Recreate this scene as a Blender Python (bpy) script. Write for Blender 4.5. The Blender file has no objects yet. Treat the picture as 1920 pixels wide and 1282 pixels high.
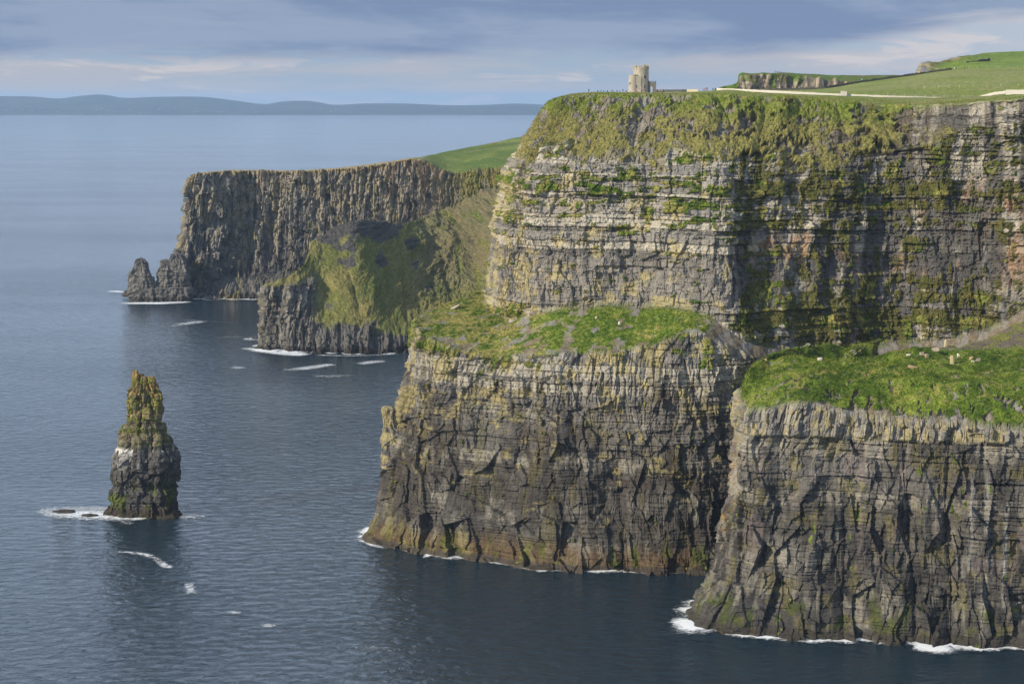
import bpy, bmesh, math, random
import numpy as np
R = math.radians
HAZE = 3.1e-5
random.seed(7)
C = bpy.context.scene.collection
sc = bpy.context.scene

# ------------------------------------------------------------------ camera
H_EYE = 190.0
F_PX = 3583.0            # focal length in photo pixels (1920 wide)
PITCH = 7.237
cam = bpy.data.cameras.new('camera')
cam.sensor_width = 36.0
cam.lens = F_PX / 1920 * 36.0
cam.clip_start = 1.0
cam.clip_end = 120000
camo = bpy.data.objects.new('camera', cam)
C.objects.link(camo)
camo.location = (0, 0, H_EYE)
camo.rotation_euler = (R(90 - PITCH), 0, 0)
sc.camera = camo

# ------------------------------------------------------------------ light
SUN_EL, SUN_AZ = 25.0, 31.0      # azimuth: degrees from -X towards -Y (behind the viewer)
a, e = R(SUN_AZ), R(SUN_EL)
SD = (-math.cos(a) * math.cos(e), -math.sin(a) * math.cos(e), math.sin(e))   # towards the sun
sun = bpy.data.lights.new('sun', 'SUN')
sun.energy = 5.0
sun.angle = R(0.6)
sun.color = (1.0, 0.88, 0.69)
suno = bpy.data.objects.new('sun', sun)
C.objects.link(suno)
from mathutils import Vector
suno.rotation_euler = Vector(SD).to_track_quat('Z', 'Y').to_euler()
sc.view_settings.view_transform = 'Standard'
sc.view_settings.look = 'None'
sc.view_settings.exposure = 0.24
sc.view_settings.gamma = 1.0
sc.cycles.use_adaptive_sampling = True
sc.cycles.max_bounces = 5
sc.cycles.volume_bounces = 0
sc.cycles.diffuse_bounces = 2
sc.cycles.glossy_bounces = 2
sc.cycles.transparent_max_bounces = 8

# ---- node helper
class N:
    def __init__(s, tree):
        s.t = tree; s.n = tree.nodes; s.l = tree.links
    def new(s, typ, **kw):
        nd = s.n.new(typ)
        ins = kw.pop('ins', {})
        for k, v in kw.items(): setattr(nd, k, v)
        for k, v in ins.items():
            if isinstance(v, bpy.types.NodeSocket): s.l.new(v, nd.inputs[k])
            else: nd.inputs[k].default_value = v
        return nd
    def math(s, op, a, b=0.0, c=0.0, clamp=False):
        nd = s.n.new('ShaderNodeMath'); nd.operation = op; nd.use_clamp = clamp
        for i, v in enumerate((a, b, c)):
            if isinstance(v, bpy.types.NodeSocket): s.l.new(v, nd.inputs[i])
            else: nd.inputs[i].default_value = v
        return nd.outputs[0]
    def maprange(s, v, a0, a1, b0=0.0, b1=1.0, smooth=True):
        nd = s.n.new('ShaderNodeMapRange')
        if smooth: nd.interpolation_type = 'SMOOTHSTEP'
        s.l.new(v, nd.inputs[0])
        for i, q in enumerate((a0, a1, b0, b1)): nd.inputs[i + 1].default_value = q
        return nd.outputs[0]
    def mix(s, f, a, b, blend='MIX'):
        nd = s.n.new('ShaderNodeMix'); nd.data_type = 'RGBA'; nd.blend_type = blend
        for k, v in ((0, f), (6, a), (7, b)):
            if isinstance(v, bpy.types.NodeSocket): s.l.new(v, nd.inputs[k])
            else: nd.inputs[k].default_value = v if k == 0 else (*v[:3], 1)
        return nd.outputs[2]
    def noise(s, vec, scale, detail=4, rough=0.55, dist=0.0):
        nd = s.n.new('ShaderNodeTexNoise')
        s.l.new(vec, nd.inputs['Vector'])
        nd.inputs['Scale'].default_value = scale; nd.inputs['Detail'].default_value = detail
        nd.inputs['Roughness'].default_value = rough; nd.inputs['Distortion'].default_value = dist
        return nd.outputs['Fac']
    def scale(s, vec, v3, loc=(0, 0, 0)):
        nd = s.n.new('ShaderNodeMapping'); s.l.new(vec, nd.inputs[0])
        nd.inputs['Scale'].default_value = v3; nd.inputs['Location'].default_value = loc
        return nd.outputs[0]

# ------------------------------------------------------------------ sky (physical sky under broken evening cloud)
world = bpy.data.worlds.new('World'); sc.world = world; world.use_nodes = True
w = N(world.node_tree); w.n.clear()
sky = w.new('ShaderNodeTexSky', sky_type='NISHITA')
sky.sun_disc = False
sky.sun_elevation = R(SUN_EL)
sky.sun_rotation = math.atan2(SD[0], SD[1])
sky.air_density = 1.0; sky.dust_density = 1.5; sky.ozone_density = 2.0
tc = w.new('ShaderNodeTexCoord').outputs['Generated']
sep = w.new('ShaderNodeSeparateXYZ', ins={0: tc})
X, Y, Z = sep.outputs
skyc = w.mix(1.0, sky.outputs[0], (0.07, 0.07, 0.07), 'MULTIPLY')
# stretched cloud coordinates
st = w.scale(tc, (5.0, 5.0, 60.0))
n1 = w.noise(st, 1.2, 6, 0.6, 0.4)
st2 = w.scale(tc, (14.0, 14.0, 90.0), (3.1, 0, 0.7))
n2 = w.noise(st2, 1.0, 6, 0.62, 0.6)
st3 = w.scale(tc, (2.2, 2.2, 13.0), (1.0, 4.0, 0))
n3 = w.noise(st3, 2.6, 5, 0.55, 0.3)
zz = w.math('ADD', Z, w.math('MULTIPLY', w.math('SUBTRACT', n2, 0.5), 0.022))
xs = w.maprange(X, 0.10, 0.28, 0, 0.020)
zz = w.math('SUBTRACT', zz, xs)
low = w.mix(w.maprange(n1, 0.38, 0.58), (0.30, 0.38, 0.48), (0.40, 0.41, 0.455))
puff = w.maprange(n2, 0.52, 0.63)
low = w.mix(w.math('MULTIPLY', puff, 0.7), low, (0.60, 0.54, 0.52))
low = w.mix(w.math('MULTIPLY', w.maprange(X, 0.10, 0.26), 0.35), low, (0.60, 0.59, 0.62))
bank = w.mix(w.maprange(n3, 0.42, 0.58), (0.17, 0.235, 0.375), (0.25, 0.315, 0.44))
bank = w.mix(w.math('MULTIPLY', w.maprange(n1, 0.52, 0.70), 0.25), bank, (0.35, 0.40, 0.49))
lowbank = w.mix(w.maprange(zz, 0.018, 0.029), low, bank)
high = w.mix(w.maprange(n3, 0.42, 0.60), skyc, (0.42, 0.50, 0.64))
high = w.mix(0.78, high, (0.34, 0.43, 0.60))
glow = w.mix(w.maprange(n3, 0.35, 0.65), (0.80, 1.0, 1.32), (0.92, 1.06, 1.30))
high = w.mix(w.maprange(Z, 0.32, 0.58), glow, high)
full = w.mix(w.maprange(Z, 0.050, 0.15), lowbank, high)
bg = w.new('ShaderNodeBackground', ins={'Color': full, 'Strength': 1.0})
out = w.new('ShaderNodeOutputWorld', ins={'Surface': bg.outputs[0]})

# ------------------------------------------------------------------ pixel -> place helpers
sp_, cp_ = math.sin(R(PITCH)), math.cos(R(PITCH))
def ray(px, py):
    r, u = (px - 960) / F_PX, (641 - py) / F_PX
    return np.array((r, cp_ + u * sp_, -sp_ + u * cp_))
def P(px, py, Yd):
    d = ray(px, py); return np.array((0, 0, H_EYE)) + d * (Yd / d[1])
def Wt(px, py, z=0.0):
    d = ray(px, py); return np.array((0, 0, H_EYE)) + d * ((z - H_EYE) / d[2])

# ------------------------------------------------------------------ numpy noise
def hsh(*a, seed=0):
    h = np.full(np.broadcast(*a).shape, np.uint32(seed * 7919 + 12345), dtype=np.uint32)
    for i, v in enumerate(a):
        h = h ^ (v.astype(np.int64).astype(np.uint32) * np.uint32((374761393, 668265263, 2246822519)[i]))
        h = (h ^ (h >> np.uint32(15))) * np.uint32(2246822507)
        h = (h ^ (h >> np.uint32(13))) * np.uint32(3266489917)
    h = h ^ (h >> np.uint32(16))
    return (h.astype(np.float32) / np.float32(4294967295.0))
def vn2(x, y, seed=0):
    xi, yi = np.floor(x), np.floor(y)
    fx, fy = (x - xi), (y - yi)
    fx = fx * fx * (3 - 2 * fx); fy = fy * fy * (3 - 2 * fy)
    a = hsh(xi, yi, seed=seed); b = hsh(xi + 1, yi, seed=seed)
    c = hsh(xi, yi + 1, seed=seed); d = hsh(xi + 1, yi + 1, seed=seed)
    return (a + (b - a) * fx) * (1 - fy) + (c + (d - c) * fx) * fy
def fb2(x, y, seed=0, o=4, g=0.5, rot=True):
    s = 0; a = 1.0; t = 0
    for i in range(o):
        s = s + a * vn2(x, y, seed + i * 17); t += a; a *= g
        if rot: x, y = (x * 1.6 + y * 1.2) + 3.1, (-x * 1.2 + y * 1.6) - 7.7
        else: x, y = x * 2.03 + 3.1, y * 2.03 - 7.7
    return s / t
def worley(x, y, seed=0, jit=0.9):
    """nearest cell: id hash x3, offset to its centre, f2-f1"""
    xi, yi = np.floor(x), np.floor(y)
    f1 = np.full(x.shape, 9e9, dtype=np.float32); f2 = f1.copy()
    cx = np.zeros_like(f1); cy = np.zeros_like(f1); ix = np.zeros_like(f1); iy = np.zeros_like(f1)
    for dx in (-1, 0, 1):
        for dy in (-1, 0, 1):
            gx, gy = xi + dx, yi + dy
            px = gx + 0.5 + jit * (hsh(gx, gy, seed=seed) - 0.5)
            py = gy + 0.5 + jit * (hsh(gx, gy, seed=seed + 1) - 0.5)
            d = (px - x) ** 2 + (py - y) ** 2
            m = d < f1
            f2 = np.where(m, f1, np.minimum(f2, d))
            f1 = np.where(m, d, f1)
            cx = np.where(m, px, cx); cy = np.where(m, py, cy); ix = np.where(m, gx, ix); iy = np.where(m, gy, iy)
    return ix, iy, x - cx, y - cy, np.sqrt(f2) - np.sqrt(f1)
def facets(s, z, ls, lz, seed, sl=1.0):
    ix, iy, dx, dy, e = worley(s / ls, z / lz, seed)
    d = (hsh(ix, iy, seed=seed + 5) - 0.5) + sl * (hsh(ix, iy, seed=seed + 6) - 0.5) * dx * 1.6 + sl * (hsh(ix, iy, seed=seed + 7) - 0.5) * dy * 1.6
    return d, e
def blocks(s, z, ls, lz, seed, warp=.35):
    """jointed masonry-like blocks: every block gets its own offset; edges wander"""
    s = s + warp * ls * (vn2(s / ls * 1.3, z / lz * 1.3, seed + 1) - .5) * 1.6 + warp * .5 * ls * (vn2(s / ls * 4, z / lz * 4, seed + 11) - .5)
    z = z + warp * lz * (vn2(s / ls * .7 + 9, z / lz * 1.1, seed + 2) - .5) * 1.6
    r = z / lz; ri = np.floor(r); sh = hsh(ri, seed=seed + 3)
    wdt = .6 + .9 * hsh(ri, seed=seed + 4)
    c = s / (ls * wdt) + sh * 31; ci = np.floor(c)
    return hsh(ci, ri, seed=seed + 5) - .5
def ss(a, b, x): 
    t = np.clip((x - a) / (b - a), 0, 1); return t * t * (3 - 2 * t)
def lerp(a, b, t): return a + (b - a) * t
def col(c): return np.array(c, dtype=np.float32)
def cmix(a, b, t): return a + (b - a) * t[..., None]

# ------------------------------------------------------------------ meshes
def mesh_obj(name, V, Q, mat, cols=None, parent=None, smooth=True, tri=False):
    me = bpy.data.meshes.new(name)
    V = np.ascontiguousarray(V, dtype=np.float32).reshape(-1, 3)
    Q = np.ascontiguousarray(Q, dtype=np.int32)
    k = Q.shape[1]; nf = len(Q)
    me.vertices.add(len(V)); me.vertices.foreach_set('co', V.ravel())
    me.loops.add(nf * k); me.loops.foreach_set('vertex_index', Q.ravel())
    me.polygons.add(nf); me.polygons.foreach_set('loop_start', np.arange(0, nf * k, k, dtype=np.int32))
    me.polygons.foreach_set('use_smooth', np.full(nf, smooth, dtype=bool))
    if cols is not None:
        for nm, arr in cols.items():
            at = me.attributes.new(nm, 'FLOAT_COLOR', 'POINT')
            c4 = np.ones((len(V), 4), dtype=np.float32); c4[:, :3] = np.asarray(arr).reshape(-1, 3)
            at.data.foreach_set('color', c4.ravel())
    me.update(calc_edges=True); me.validate()
    if mat: me.materials.append(mat)
    o = bpy.data.objects.new(name, me); C.objects.link(o)
    if parent: o.parent = parent
    return o
def grid_quads(nv, nu, flip=False):
    i = np.arange(nv * nu).reshape(nv, nu)
    q = np.stack([i[:-1, :-1], i[:-1, 1:], i[1:, 1:], i[1:, :-1]], -1).reshape(-1, 4)
    return q[:, ::-1] if flip else q
def tag(o, label=None, cat=None, group=None, kind=None):
    if label: o['label'] = label
    if cat: o['category'] = cat
    if group: o['group'] = group
    if kind: o['kind'] = kind
    return o
def interp_cr(t, T, A):
    """cubic Hermite along axis 0 of A at parameters t"""
    m = np.zeros_like(A)
    d = np.diff(A, axis=0) / np.diff(T).reshape((-1,) + (1,) * (A.ndim - 1))
    m[1:-1] = 0.5 * (d[:-1] + d[1:]); m[0] = d[0]; m[-1] = d[-1]
    k = np.clip(np.searchsorted(T, t, side='right') - 1, 0, len(T) - 2)
    h = (T[k + 1] - T[k]); x = (t - T[k]) / h
    sh = (-1,) + (1,) * (A.ndim - 1)
    h = h.reshape(sh); x = x.reshape(sh)
    return ((2*x**3 - 3*x**2 + 1) * A[k] + (x**3 - 2*x**2 + x) * h * m[k] + (-2*x**3 + 3*x**2) * A[k+1] + (x**3 - x**2) * h * m[k+1])
def loft(net, ru, rv, urange=None):
    """net[col][row] -> dense grid P[v,u,3], I (col float), J (row float), S (arc length along u)"""
    A = np.array(net, dtype=np.float64)                    # cols, rows, 3
    du = np.linalg.norm(np.diff(A, axis=0), axis=2).mean(1)
    T = np.concatenate([[0], np.cumsum(du)])
    if np.isscalar(ru): ru = [ru] * (len(T) - 1)
    ts = []
    for k in range(len(T) - 1):
        n = max(1, int((T[k + 1] - T[k]) / ru[k])); ts.append(T[k] + (T[k + 1] - T[k]) * np.arange(n) / n)
    t = np.concatenate(ts + [[T[-1]]]); nu = len(t)
    U = interp_cr(t, T, A)                                   # nu, rows, 3
    I = np.interp(t, T, np.arange(len(T)))
    dv = np.linalg.norm(np.diff(A, axis=1), axis=2)
    dv = np.percentile(dv, 60, axis=0)
    rows = A.shape[1]
    rvv = np.full(rows - 1, rv) if np.isscalar(rv) else np.array(rv)
    js = []
    for j in range(rows - 1):
        n = max(1, int(dv[j] / rvv[j]))
        js.append(j + np.arange(n) / n)
    js = np.concatenate(js + [[rows - 1]])
    k = np.clip(js.astype(int), 0, rows - 2); f = js - k
    G = U[:, k, :] * (1 - f)[None, :, None] + U[:, k + 1, :] * f[None, :, None]
    G = G.transpose(1, 0, 2)
    # round the control rows off a little
    for _ in range(6):
        G[1:-1] = 0.25 * G[:-2] + 0.5 * G[1:-1] + 0.25 * G[2:]
    J = np.repeat(js[:, None], nu, 1); I = np.repeat(I[None, :], len(js), 0); S = np.repeat(t[None, :], len(js), 0)
    return G, I.astype(np.float32), J.astype(np.float32), S.astype(np.float32)
def normals(G):
    gu = np.gradient(G, axis=1); gv = np.gradient(G, axis=0)
    n = np.cross(gu, gv); n /= (np.linalg.norm(n, axis=2, keepdims=True) + 1e-9)
    return n

# ------------------------------------------------------------------ materials
def new_mat(name):
    m = bpy.data.materials.new(name); m.use_nodes = True
    t = N(m.node_tree); t.n.clear()
    o = t.new('ShaderNodeOutputMaterial')
    b = t.new('ShaderNodeBsdfPrincipled'); t.l.new(b.outputs[0], o.inputs['Surface'])
    b.inputs['Specular IOR Level'].default_value = 0.25
    return m, t, b, o
def terrain_mat(name, fine=1.0, bump=1.0):
    """colour from the terrain's own colour attribute, broken up by noise; 'mask' r = grass"""
    m, t, b, o = new_mat(name)
    pos = t.new('ShaderNodeTexCoord').outputs['Object']
    ca = t.new('ShaderNodeAttribute', attribute_name='tone').outputs['Color']
    mk = t.new('ShaderNodeSeparateColor', ins={0: t.new('ShaderNodeAttribute', attribute_name='mask').outputs['Color']})
    grass = mk.outputs[0]
    nf = t.noise(pos, 0.9 * fine, 6, 0.65)
    ns = t.noise(t.scale(pos, (1, 1, 4.5)), 0.55 * fine, 6, 0.68)
    nv = t.noise(t.scale(pos, (1, 1, 0.16)), 1.1 * fine, 5, 0.65)
    ns2 = t.noise(t.scale(pos, (.35, .35, 5)), 0.8 * fine, 5, 0.7)
    rk = t.math('ADD', t.math('ADD', t.math('MULTIPLY', ns, 0.4), t.math('MULTIPLY', ns2, 0.3)), t.math('MULTIPLY', nv, 0.3))
    rkm = t.maprange(rk, 0.38, 0.62, 0.55, 1.42, smooth=False)
    grm = t.maprange(nf, 0.3, 0.7, 0.55, 1.5, smooth=False)
    mul = t.mix(grass, t.new('ShaderNodeCombineXYZ', ins={0: rkm, 1: rkm, 2: rkm}).outputs[0],
                t.new('ShaderNodeCombineXYZ', ins={0: grm, 1: grm, 2: grm}).outputs[0])
    cc = t.mix(1.0, ca, mul, 'MULTIPLY')
    # thin lichen and mineral flecks on the rock
    fl = t.maprange(t.noise(pos, 2.3 * fine, 5, 0.7), 0.60, 0.72)
    fl = t.math('MULTIPLY', fl, t.math('SUBTRACT', 1.0, grass))
    cc = t.mix(t.math('MULTIPLY', fl, 0.45), cc, t.mix(1.0, cc, (1.9, 1.8, 1.6), 'MULTIPLY'))
    t.l.new(cc, b.inputs['Base Color'])
    b.inputs['Roughness'].default_value = 0.9
    b.inputs['Specular IOR Level'].default_value = 0.15
    hh = t.mix(grass, t.new('ShaderNodeCombineXYZ', ins={0: rk}).outputs[0], t.new('ShaderNodeCombineXYZ', ins={0: nf}).outputs[0])
    hx = t.new('ShaderNodeSeparateXYZ', ins={0: hh}).outputs[0]
    bp = t.new('ShaderNodeBump', ins={'Height': hx, 'Distance': 1.6 * bump / fine, 'Strength': 0.75})
    t.l.new(bp.outputs[0], b.inputs['Normal'])
    return m
def plain(name, c, rough=0.8, var=0.25, sc_=2.0, metallic=0.0, bump=0.0):
    m, t, b, o = new_mat(name)
    pos = t.new('ShaderNodeTexCoord').outputs['Object']
    n = t.noise(pos, sc_, 5, 0.6)
    cc = t.mix(n, tuple(x * (1 - var) for x in c), tuple(min(1, x * (1 + var)) for x in c))
    t.l.new(cc, b.inputs['Base Color']); b.inputs['Roughness'].default_value = rough; b.inputs['Metallic'].default_value = metallic
    if bump:
        bp = t.new('ShaderNodeBump', ins={'Height': n, 'Distance': bump, 'Strength': 0.8}); t.l.new(bp.outputs[0], b.inputs['Normal'])
    return m
MAT_CLIFF = terrain_mat('cliff rock and turf')
MAT_FAR = terrain_mat('distant cliff rock and turf', fine=0.45)

GRASS_D, GRASS_L, GRASS_DRY = col((.060, .105, .010)), col((.145, .190, .026)), col((.27, .235, .075))
GRASS_OL = col((.155, .165, .035))
ROCK_P, ROCK_M, ROCK_K = col((.45, .415, .335)), col((.21, .197, .175)), col((.105, .100, .094))
ROCK_BR, LICH, LICHY, ORANGE = col((.115, .098, .080)), col((.37, .315, .15)), col((.27, .235, .09)), col((.50, .26, .05))
WETK = col((.035, .030, .026)); ALGAE = col((.11, .15, .012)); GUANO = col((.62, .60, .56)); BASEBR = col((.155, .100, .050))

rs = np.random.RandomState(5)
def bedtable(z0, z1, lo, hi, seed):
    r = np.random.RandomState(seed); b = [z0]
    while b[-1] < z1: b.append(b[-1] + lo + (hi - lo) * r.rand() ** 2)
    return np.array(b), r.rand(len(b) + 1).astype(np.float32), r.rand(len(b) + 1).astype(np.float32)
def beds(s, z, tab, dip=0.0, seed=0):
    T, hard, tone = tab
    zz = z + dip * s + 1.6 * (fb2(s / 30, z / 30, seed + 3, 2) - 0.5)
    k = np.clip(np.searchsorted(T, zz.ravel()).reshape(zz.shape) - 1, 0, len(T) - 2)
    f = (zz - T[k]) / (T[k + 1] - T[k])
    th = (T[k + 1] - T[k])
    L = 2.0 + 10 * hard[k]
    ph = s / L + 13.7 * hard[k] * 7 + 0.25 * (vn2(s / 3, zz / 2, seed + 4) - .5)
    blk = np.floor(ph); bf = ph - blk
    h2 = hsh(blk, k.astype(np.float32), seed=seed + 9)
    edge = np.minimum(bf, 1 - bf) * L                      # distance to the joint
    gap = ss(0.0, 0.25, np.minimum(f, 1 - f) * th)           # bedding crack
    return k, f.astype(np.float32), th.astype(np.float32), hard[k], tone[k], h2, edge.astype(np.float32), gap.astype(np.float32)

WLINES = []
GRASS_PTS = []     # sampled turf points for tufts: (pos, normal, colour)
def finish(name, G, Nn, grass, colr, mat, tuft=0.0, tsel=None, **kw):
    nv, nu = G.shape[:2]
    zz_ = np.abs(G[:min(nv, 80), :, 2] - .4) + 1e3 * (G[:min(nv, 80), :, 2] < .1); kk = zz_.argmin(0); WLINES.append(G[kk, np.arange(nu)].copy())
    mk = np.zeros((nv, nu, 3), dtype=np.float32); mk[..., 0] = grass
    o = mesh_obj(name, G, grid_quads(nv, nu), mat, {'tone': colr, 'mask': mk}, smooth=False)
    if tuft > 0:
        sel = (grass > 0.55) & (rs.rand(nv, nu) < tuft)
        if tsel is not None: sel &= tsel
        GRASS_PTS.append((G[sel], Nn[sel], colr[sel]))
    return o

# ================================================================== MAIN CLIFF
def away(p, dx, dy, dz=0): return np.array((p[0] + dx, p[1] + dy, p[2] + dz))
def colrow(w, r2, r3, r4, r5, r6, r7, r8, r9, r10, z11=184):
    w1 = Wt(*w)
    p = [away(w1, 0, 0.5, -8), w1]
    for q in (r2, r3, r4, r5, r6, r7, r8, r9, r10): p.append(P(*q))
    p.append(np.array((p[-1][0] * 1.15, p[-1][1] + 140, z11)))
    p.append(away(p[-1], 0, 12, -8 - p[-1][2]))
    return p
def setback(w, px, py, d): return (px, py, Wt(*w)[1] + d)
net = []
w1 = (700, 1012); Y1 = Wt(*w1)[1]
c1 = colrow(w1, (706, 985, Y1 + 2), (728, 830, Y1 + 6), (758, 715, Y1 + 8), (776, 600, Y1 + 12), (912, 550, Y1 + 66), (924, 420, Y1 + 72), (957, 300, Y1 + 80), (1032, 192, Y1 + 90), (1058, 182, Y1 + 120), 178)
c0 = [away(p, 25, 70, -4 if i > 8 else 0) for i, p in enumerate(c1)]
cm = [away(p, 110, 190, -10 if i > 8 else 0) for i, p in enumerate(c1)]
cn = [away(p, 330, 420, -22 if i > 8 else 0) for i, p in enumerate(c1)]
net += [cn, cm, c0, c1]
w2 = (757, 1030); Y2 = Wt(*w2)[1]
net.append(colrow(w2, (760, 1005, Y2 + 2), (780, 830, Y2 + 5), (790, 715, Y2 + 7), (797, 628, Y2 + 12), (924, 584, Y2 + 50), (934, 430, Y2 + 53), (966, 305, Y2 + 62), (1046, 184, Y2 + 88), (1075, 178, Y2 + 140)))
w3 = (880, 1048); Y3 = Wt(*w3)[1]
net.append(colrow(w3, (882, 1025, Y3 + 2), (885, 850, Y3 + 6), (890, 715, Y3 + 9), (905, 668, Y3 + 14), (968, 597, Y3 + 50), (976, 450, Y3 + 53), (1000, 305, Y3 + 62), (1085, 177, Y3 + 96), (1105, 173, Y3 + 190)))
w4 = (1040, 1067); Y4 = Wt(*w4)[1]
net.append(colrow(w4, (1040, 1045, Y4 + 2), (1040, 850, Y4 + 7), (1043, 700, Y4 + 11), (1050, 662, Y4 + 18), (1062, 577, Y4 + 54), (1066, 440, Y4 + 57), (1085, 305, Y4 + 66), (1150, 176, Y4 + 108), (1155, 173, Y4 + 215)))
w5 = (1180, 1072); Y5 = Wt(*w5)[1]
net.append(colrow(w5, (1180, 1050, Y5 + 2), (1180, 850, Y5 + 7), (1183, 700, Y5 + 12), (1190, 655, Y5 + 20), (1200, 574, Y5 + 54), (1202, 440, Y5 + 57), (1212, 305, Y5 + 68), (1250, 177, Y5 + 112), (1252, 173, Y5 + 220)))
w6 = (1300, 1074); Y6 = Wt(*w6)[1]
net.append(colrow(w6, (1300, 1052, Y6 + 2), (1302, 850, Y6 + 7), (1306, 700, Y6 + 12), (1310, 628, Y6 + 22), (1330, 594, Y6 + 38), (1340, 440, Y6 + 46), (1345, 320, Y6 + 62), (1370, 178, Y6 + 112), (1370, 170, Y6 + 222)))
w7 = (1372, 1067); Y7 = Wt(*w7)[1]
net.append(colrow(w7, (1374, 1045, Y7 + 2), (1382, 850, Y7 + 9), (1390, 720, Y7 + 16), (1392, 662, Y7 + 22), (1396, 640, Y7 + 28), (1402, 450, Y7 + 46), (1412, 320, Y7 + 60), (1440, 180, Y7 + 104), (1440, 174, Y7 + 198)))
w8 = (1550, 1035); Y8 = Wt(*w8)[1]
net.append(colrow(w8, (1550, 1015, Y8 + 2), (1550, 870, Y8 + 7), (1550, 740, Y8 + 14), (1550, 690, Y8 + 16), (1552, 655, Y8 + 22), (1556, 460, Y8 + 30), (1562, 318, Y8 + 42), (1572, 187, Y8 + 76), (1565, 179, Y8 + 160)))
w9 = (1690, 1030); Y9 = Wt(*w9)[1]
net.append(colrow(w9, (1690, 1010, Y9 + 2), (1690, 870, Y9 + 7), (1690, 740, Y9 + 14), (1690, 700, Y9 + 18), (1692, 645, Y9 + 24), (1696, 460, Y9 + 33), (1704, 280, Y9 + 42), (1718, 196, Y9 + 60), (1705, 183, Y9 + 145)))
w10 = (1840, 1045); Y10 = Wt(*w10)[1]
net.append(colrow(w10, (1840, 1020, Y10 + 2), (1840, 870, Y10 + 7), (1842, 740, Y10 + 14), (1845, 690, Y10 + 20), (1848, 618, Y10 + 34), (1850, 450, Y10 + 42), (1852, 240, Y10 + 48), (1850, 190, Y10 + 54), (1830, 181, Y10 + 120)))
w11 = (1965, 1070); Y11 = Wt(*w11)[1]
net.append(colrow(w11, (1965, 1050, Y11 + 2), (1965, 870, Y11 + 7), (1965, 720, Y11 + 12), (1965, 640, Y11 + 22), (1966, 560, Y11 + 44), (1966, 430, Y11 + 50), (1966, 235, Y11 + 58), (1962, 180, Y11 + 64), (1940, 175, Y11 + 105)))
w12 = (2230, 1130); Y12 = Wt(*w12)[1]
net.append(colrow(w12, (2230, 1110, Y12 + 2), (2230, 900, Y12 + 7), (2230, 720, Y12 + 12), (2232, 640, Y12 + 22), (2233, 560, Y12 + 34), (2234, 430, Y12 + 40), (2234, 235, Y12 + 48), (2230, 172, Y12 + 54), (2220, 168, Y12 + 90)))
GS = 0.30
G, I, J, S = loft(net, [3, 2, 1.0] + [GS] * 9 + [1.0] * 2, [1.2, .3, .3, .3, .3, .3, .3, .3, .3, .8, 4.0, 8.0])
Nb = normals(G)
if Nb[Nb.shape[0] // 3, Nb.shape[1] // 2, 1] > 0: Nb = -Nb
Zc = G[..., 2].astype(np.float32); Xc = G[..., 0].astype(np.float32)
f32 = np.float32
def wall_w(J, a, b, e=0.18): return ss(a - e, a + e, J) * (1 - ss(b - e, b + e, J))
lowW = 1 - ss(4.85, 5.15, J)
terW = wall_w(J, 5.0, 6.0, .10)
# terrace tight against the alcove wall on the right: rock there
upW = wall_w(J, 6.0, 8.0, .08)
topW = ss(7.95, 8.07, J + 1.0 * (fb2(S / 11, J * 2, 97, 4, .6) - .5) - .04)
upW = ss(5.92, 6.08, J) * (1 - topW)
flat = ss(8.9, 9.1, J)
rightW = ss(8.2, 9.2, I)                          # alcove part of the wall
tabU = bedtable(-20, 230, 1.0, 7.0, 3); tabL = bedtable(-20, 230, 1.5, 9.0, 11)
kU, fU, thU, hdU, tnU, h2U, edU, gpU = beds(S, Zc, tabU, 0.012, 1)
kL, fL, thL, hdL, tnL, h2L, edL, gpL = beds(S, Zc, tabL, 0.012, 2)
# buttresses separated by clefts
wp = 6 * (fb2(S / 25, Zc / 40, 21, 3) - .5)
n = vn2((S + wp) / 15, Zc / 90, 22); but = np.sqrt(np.abs(2 * n - 1) + .002)
n = vn2((S + wp) / 6.0, Zc / 26 + .1, 23); bt2 = np.sqrt(np.abs(2 * n - 1) + .002)
fa1, e1 = facets(S + wp * .6, Zc, 9.5, 17.0, 31, 1.7)
fa2, e2 = facets(S + wp * .3 + .25 * Zc, Zc, 4.2, 6.5, 41, 1.7)
fbm = fb2(S / 3.0, Zc / 2.2, 51, 4, .6)
lowz = ss(70, 20, Zc)                             # towards the foot: massive facetted rock, above: bedded columns
colw = ss(52, 70, Zc) * (1 - ss(84, 90, Zc))
bk1 = blocks(S + wp, Zc, 9, 17, 601); bk2 = blocks(S, Zc, 3.6, 6.5, 602); bk3 = blocks(S, Zc, 1.5, 1.9, 603)
lam = vn2(S / 14, Zc / .55, 604) - .5
dL = (but - .55) * 3.4 + (bt2 - .55) * .9 + (fa1 * 2.7 * (.45 + .55 * lowz) + fa2 * .9) * (.5 + .5 * ss(725, 800, (Xc / G[..., 1].astype(f32)) * F_PX + 960)) + (fbm - .5) * .8 + bk1 * 1.9 + (bk2 * 1.2 + bk3 * .5) * (.35 + .65 * ss(50, 75, Zc)) + lam * .6
dL += (h2L - .5) * 1.1 * (1 - .75 * lowz) + (hdL - .5) * 1.0 * (1 - .7 * lowz) - (1 - gpL) * .6 * (1 - .8 * lowz) - .7 * ss(.35, 0.0, edL) * (1 - .6 * lowz)
colj = np.abs(((S + wp + 9 * (fb2(S / 7, Zc / 18, 62, 3) - .5)) / 3.3) % 1 - .5) * 2
dL += colw * (ss(1.0, .6, colj) - .6) * .8
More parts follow.
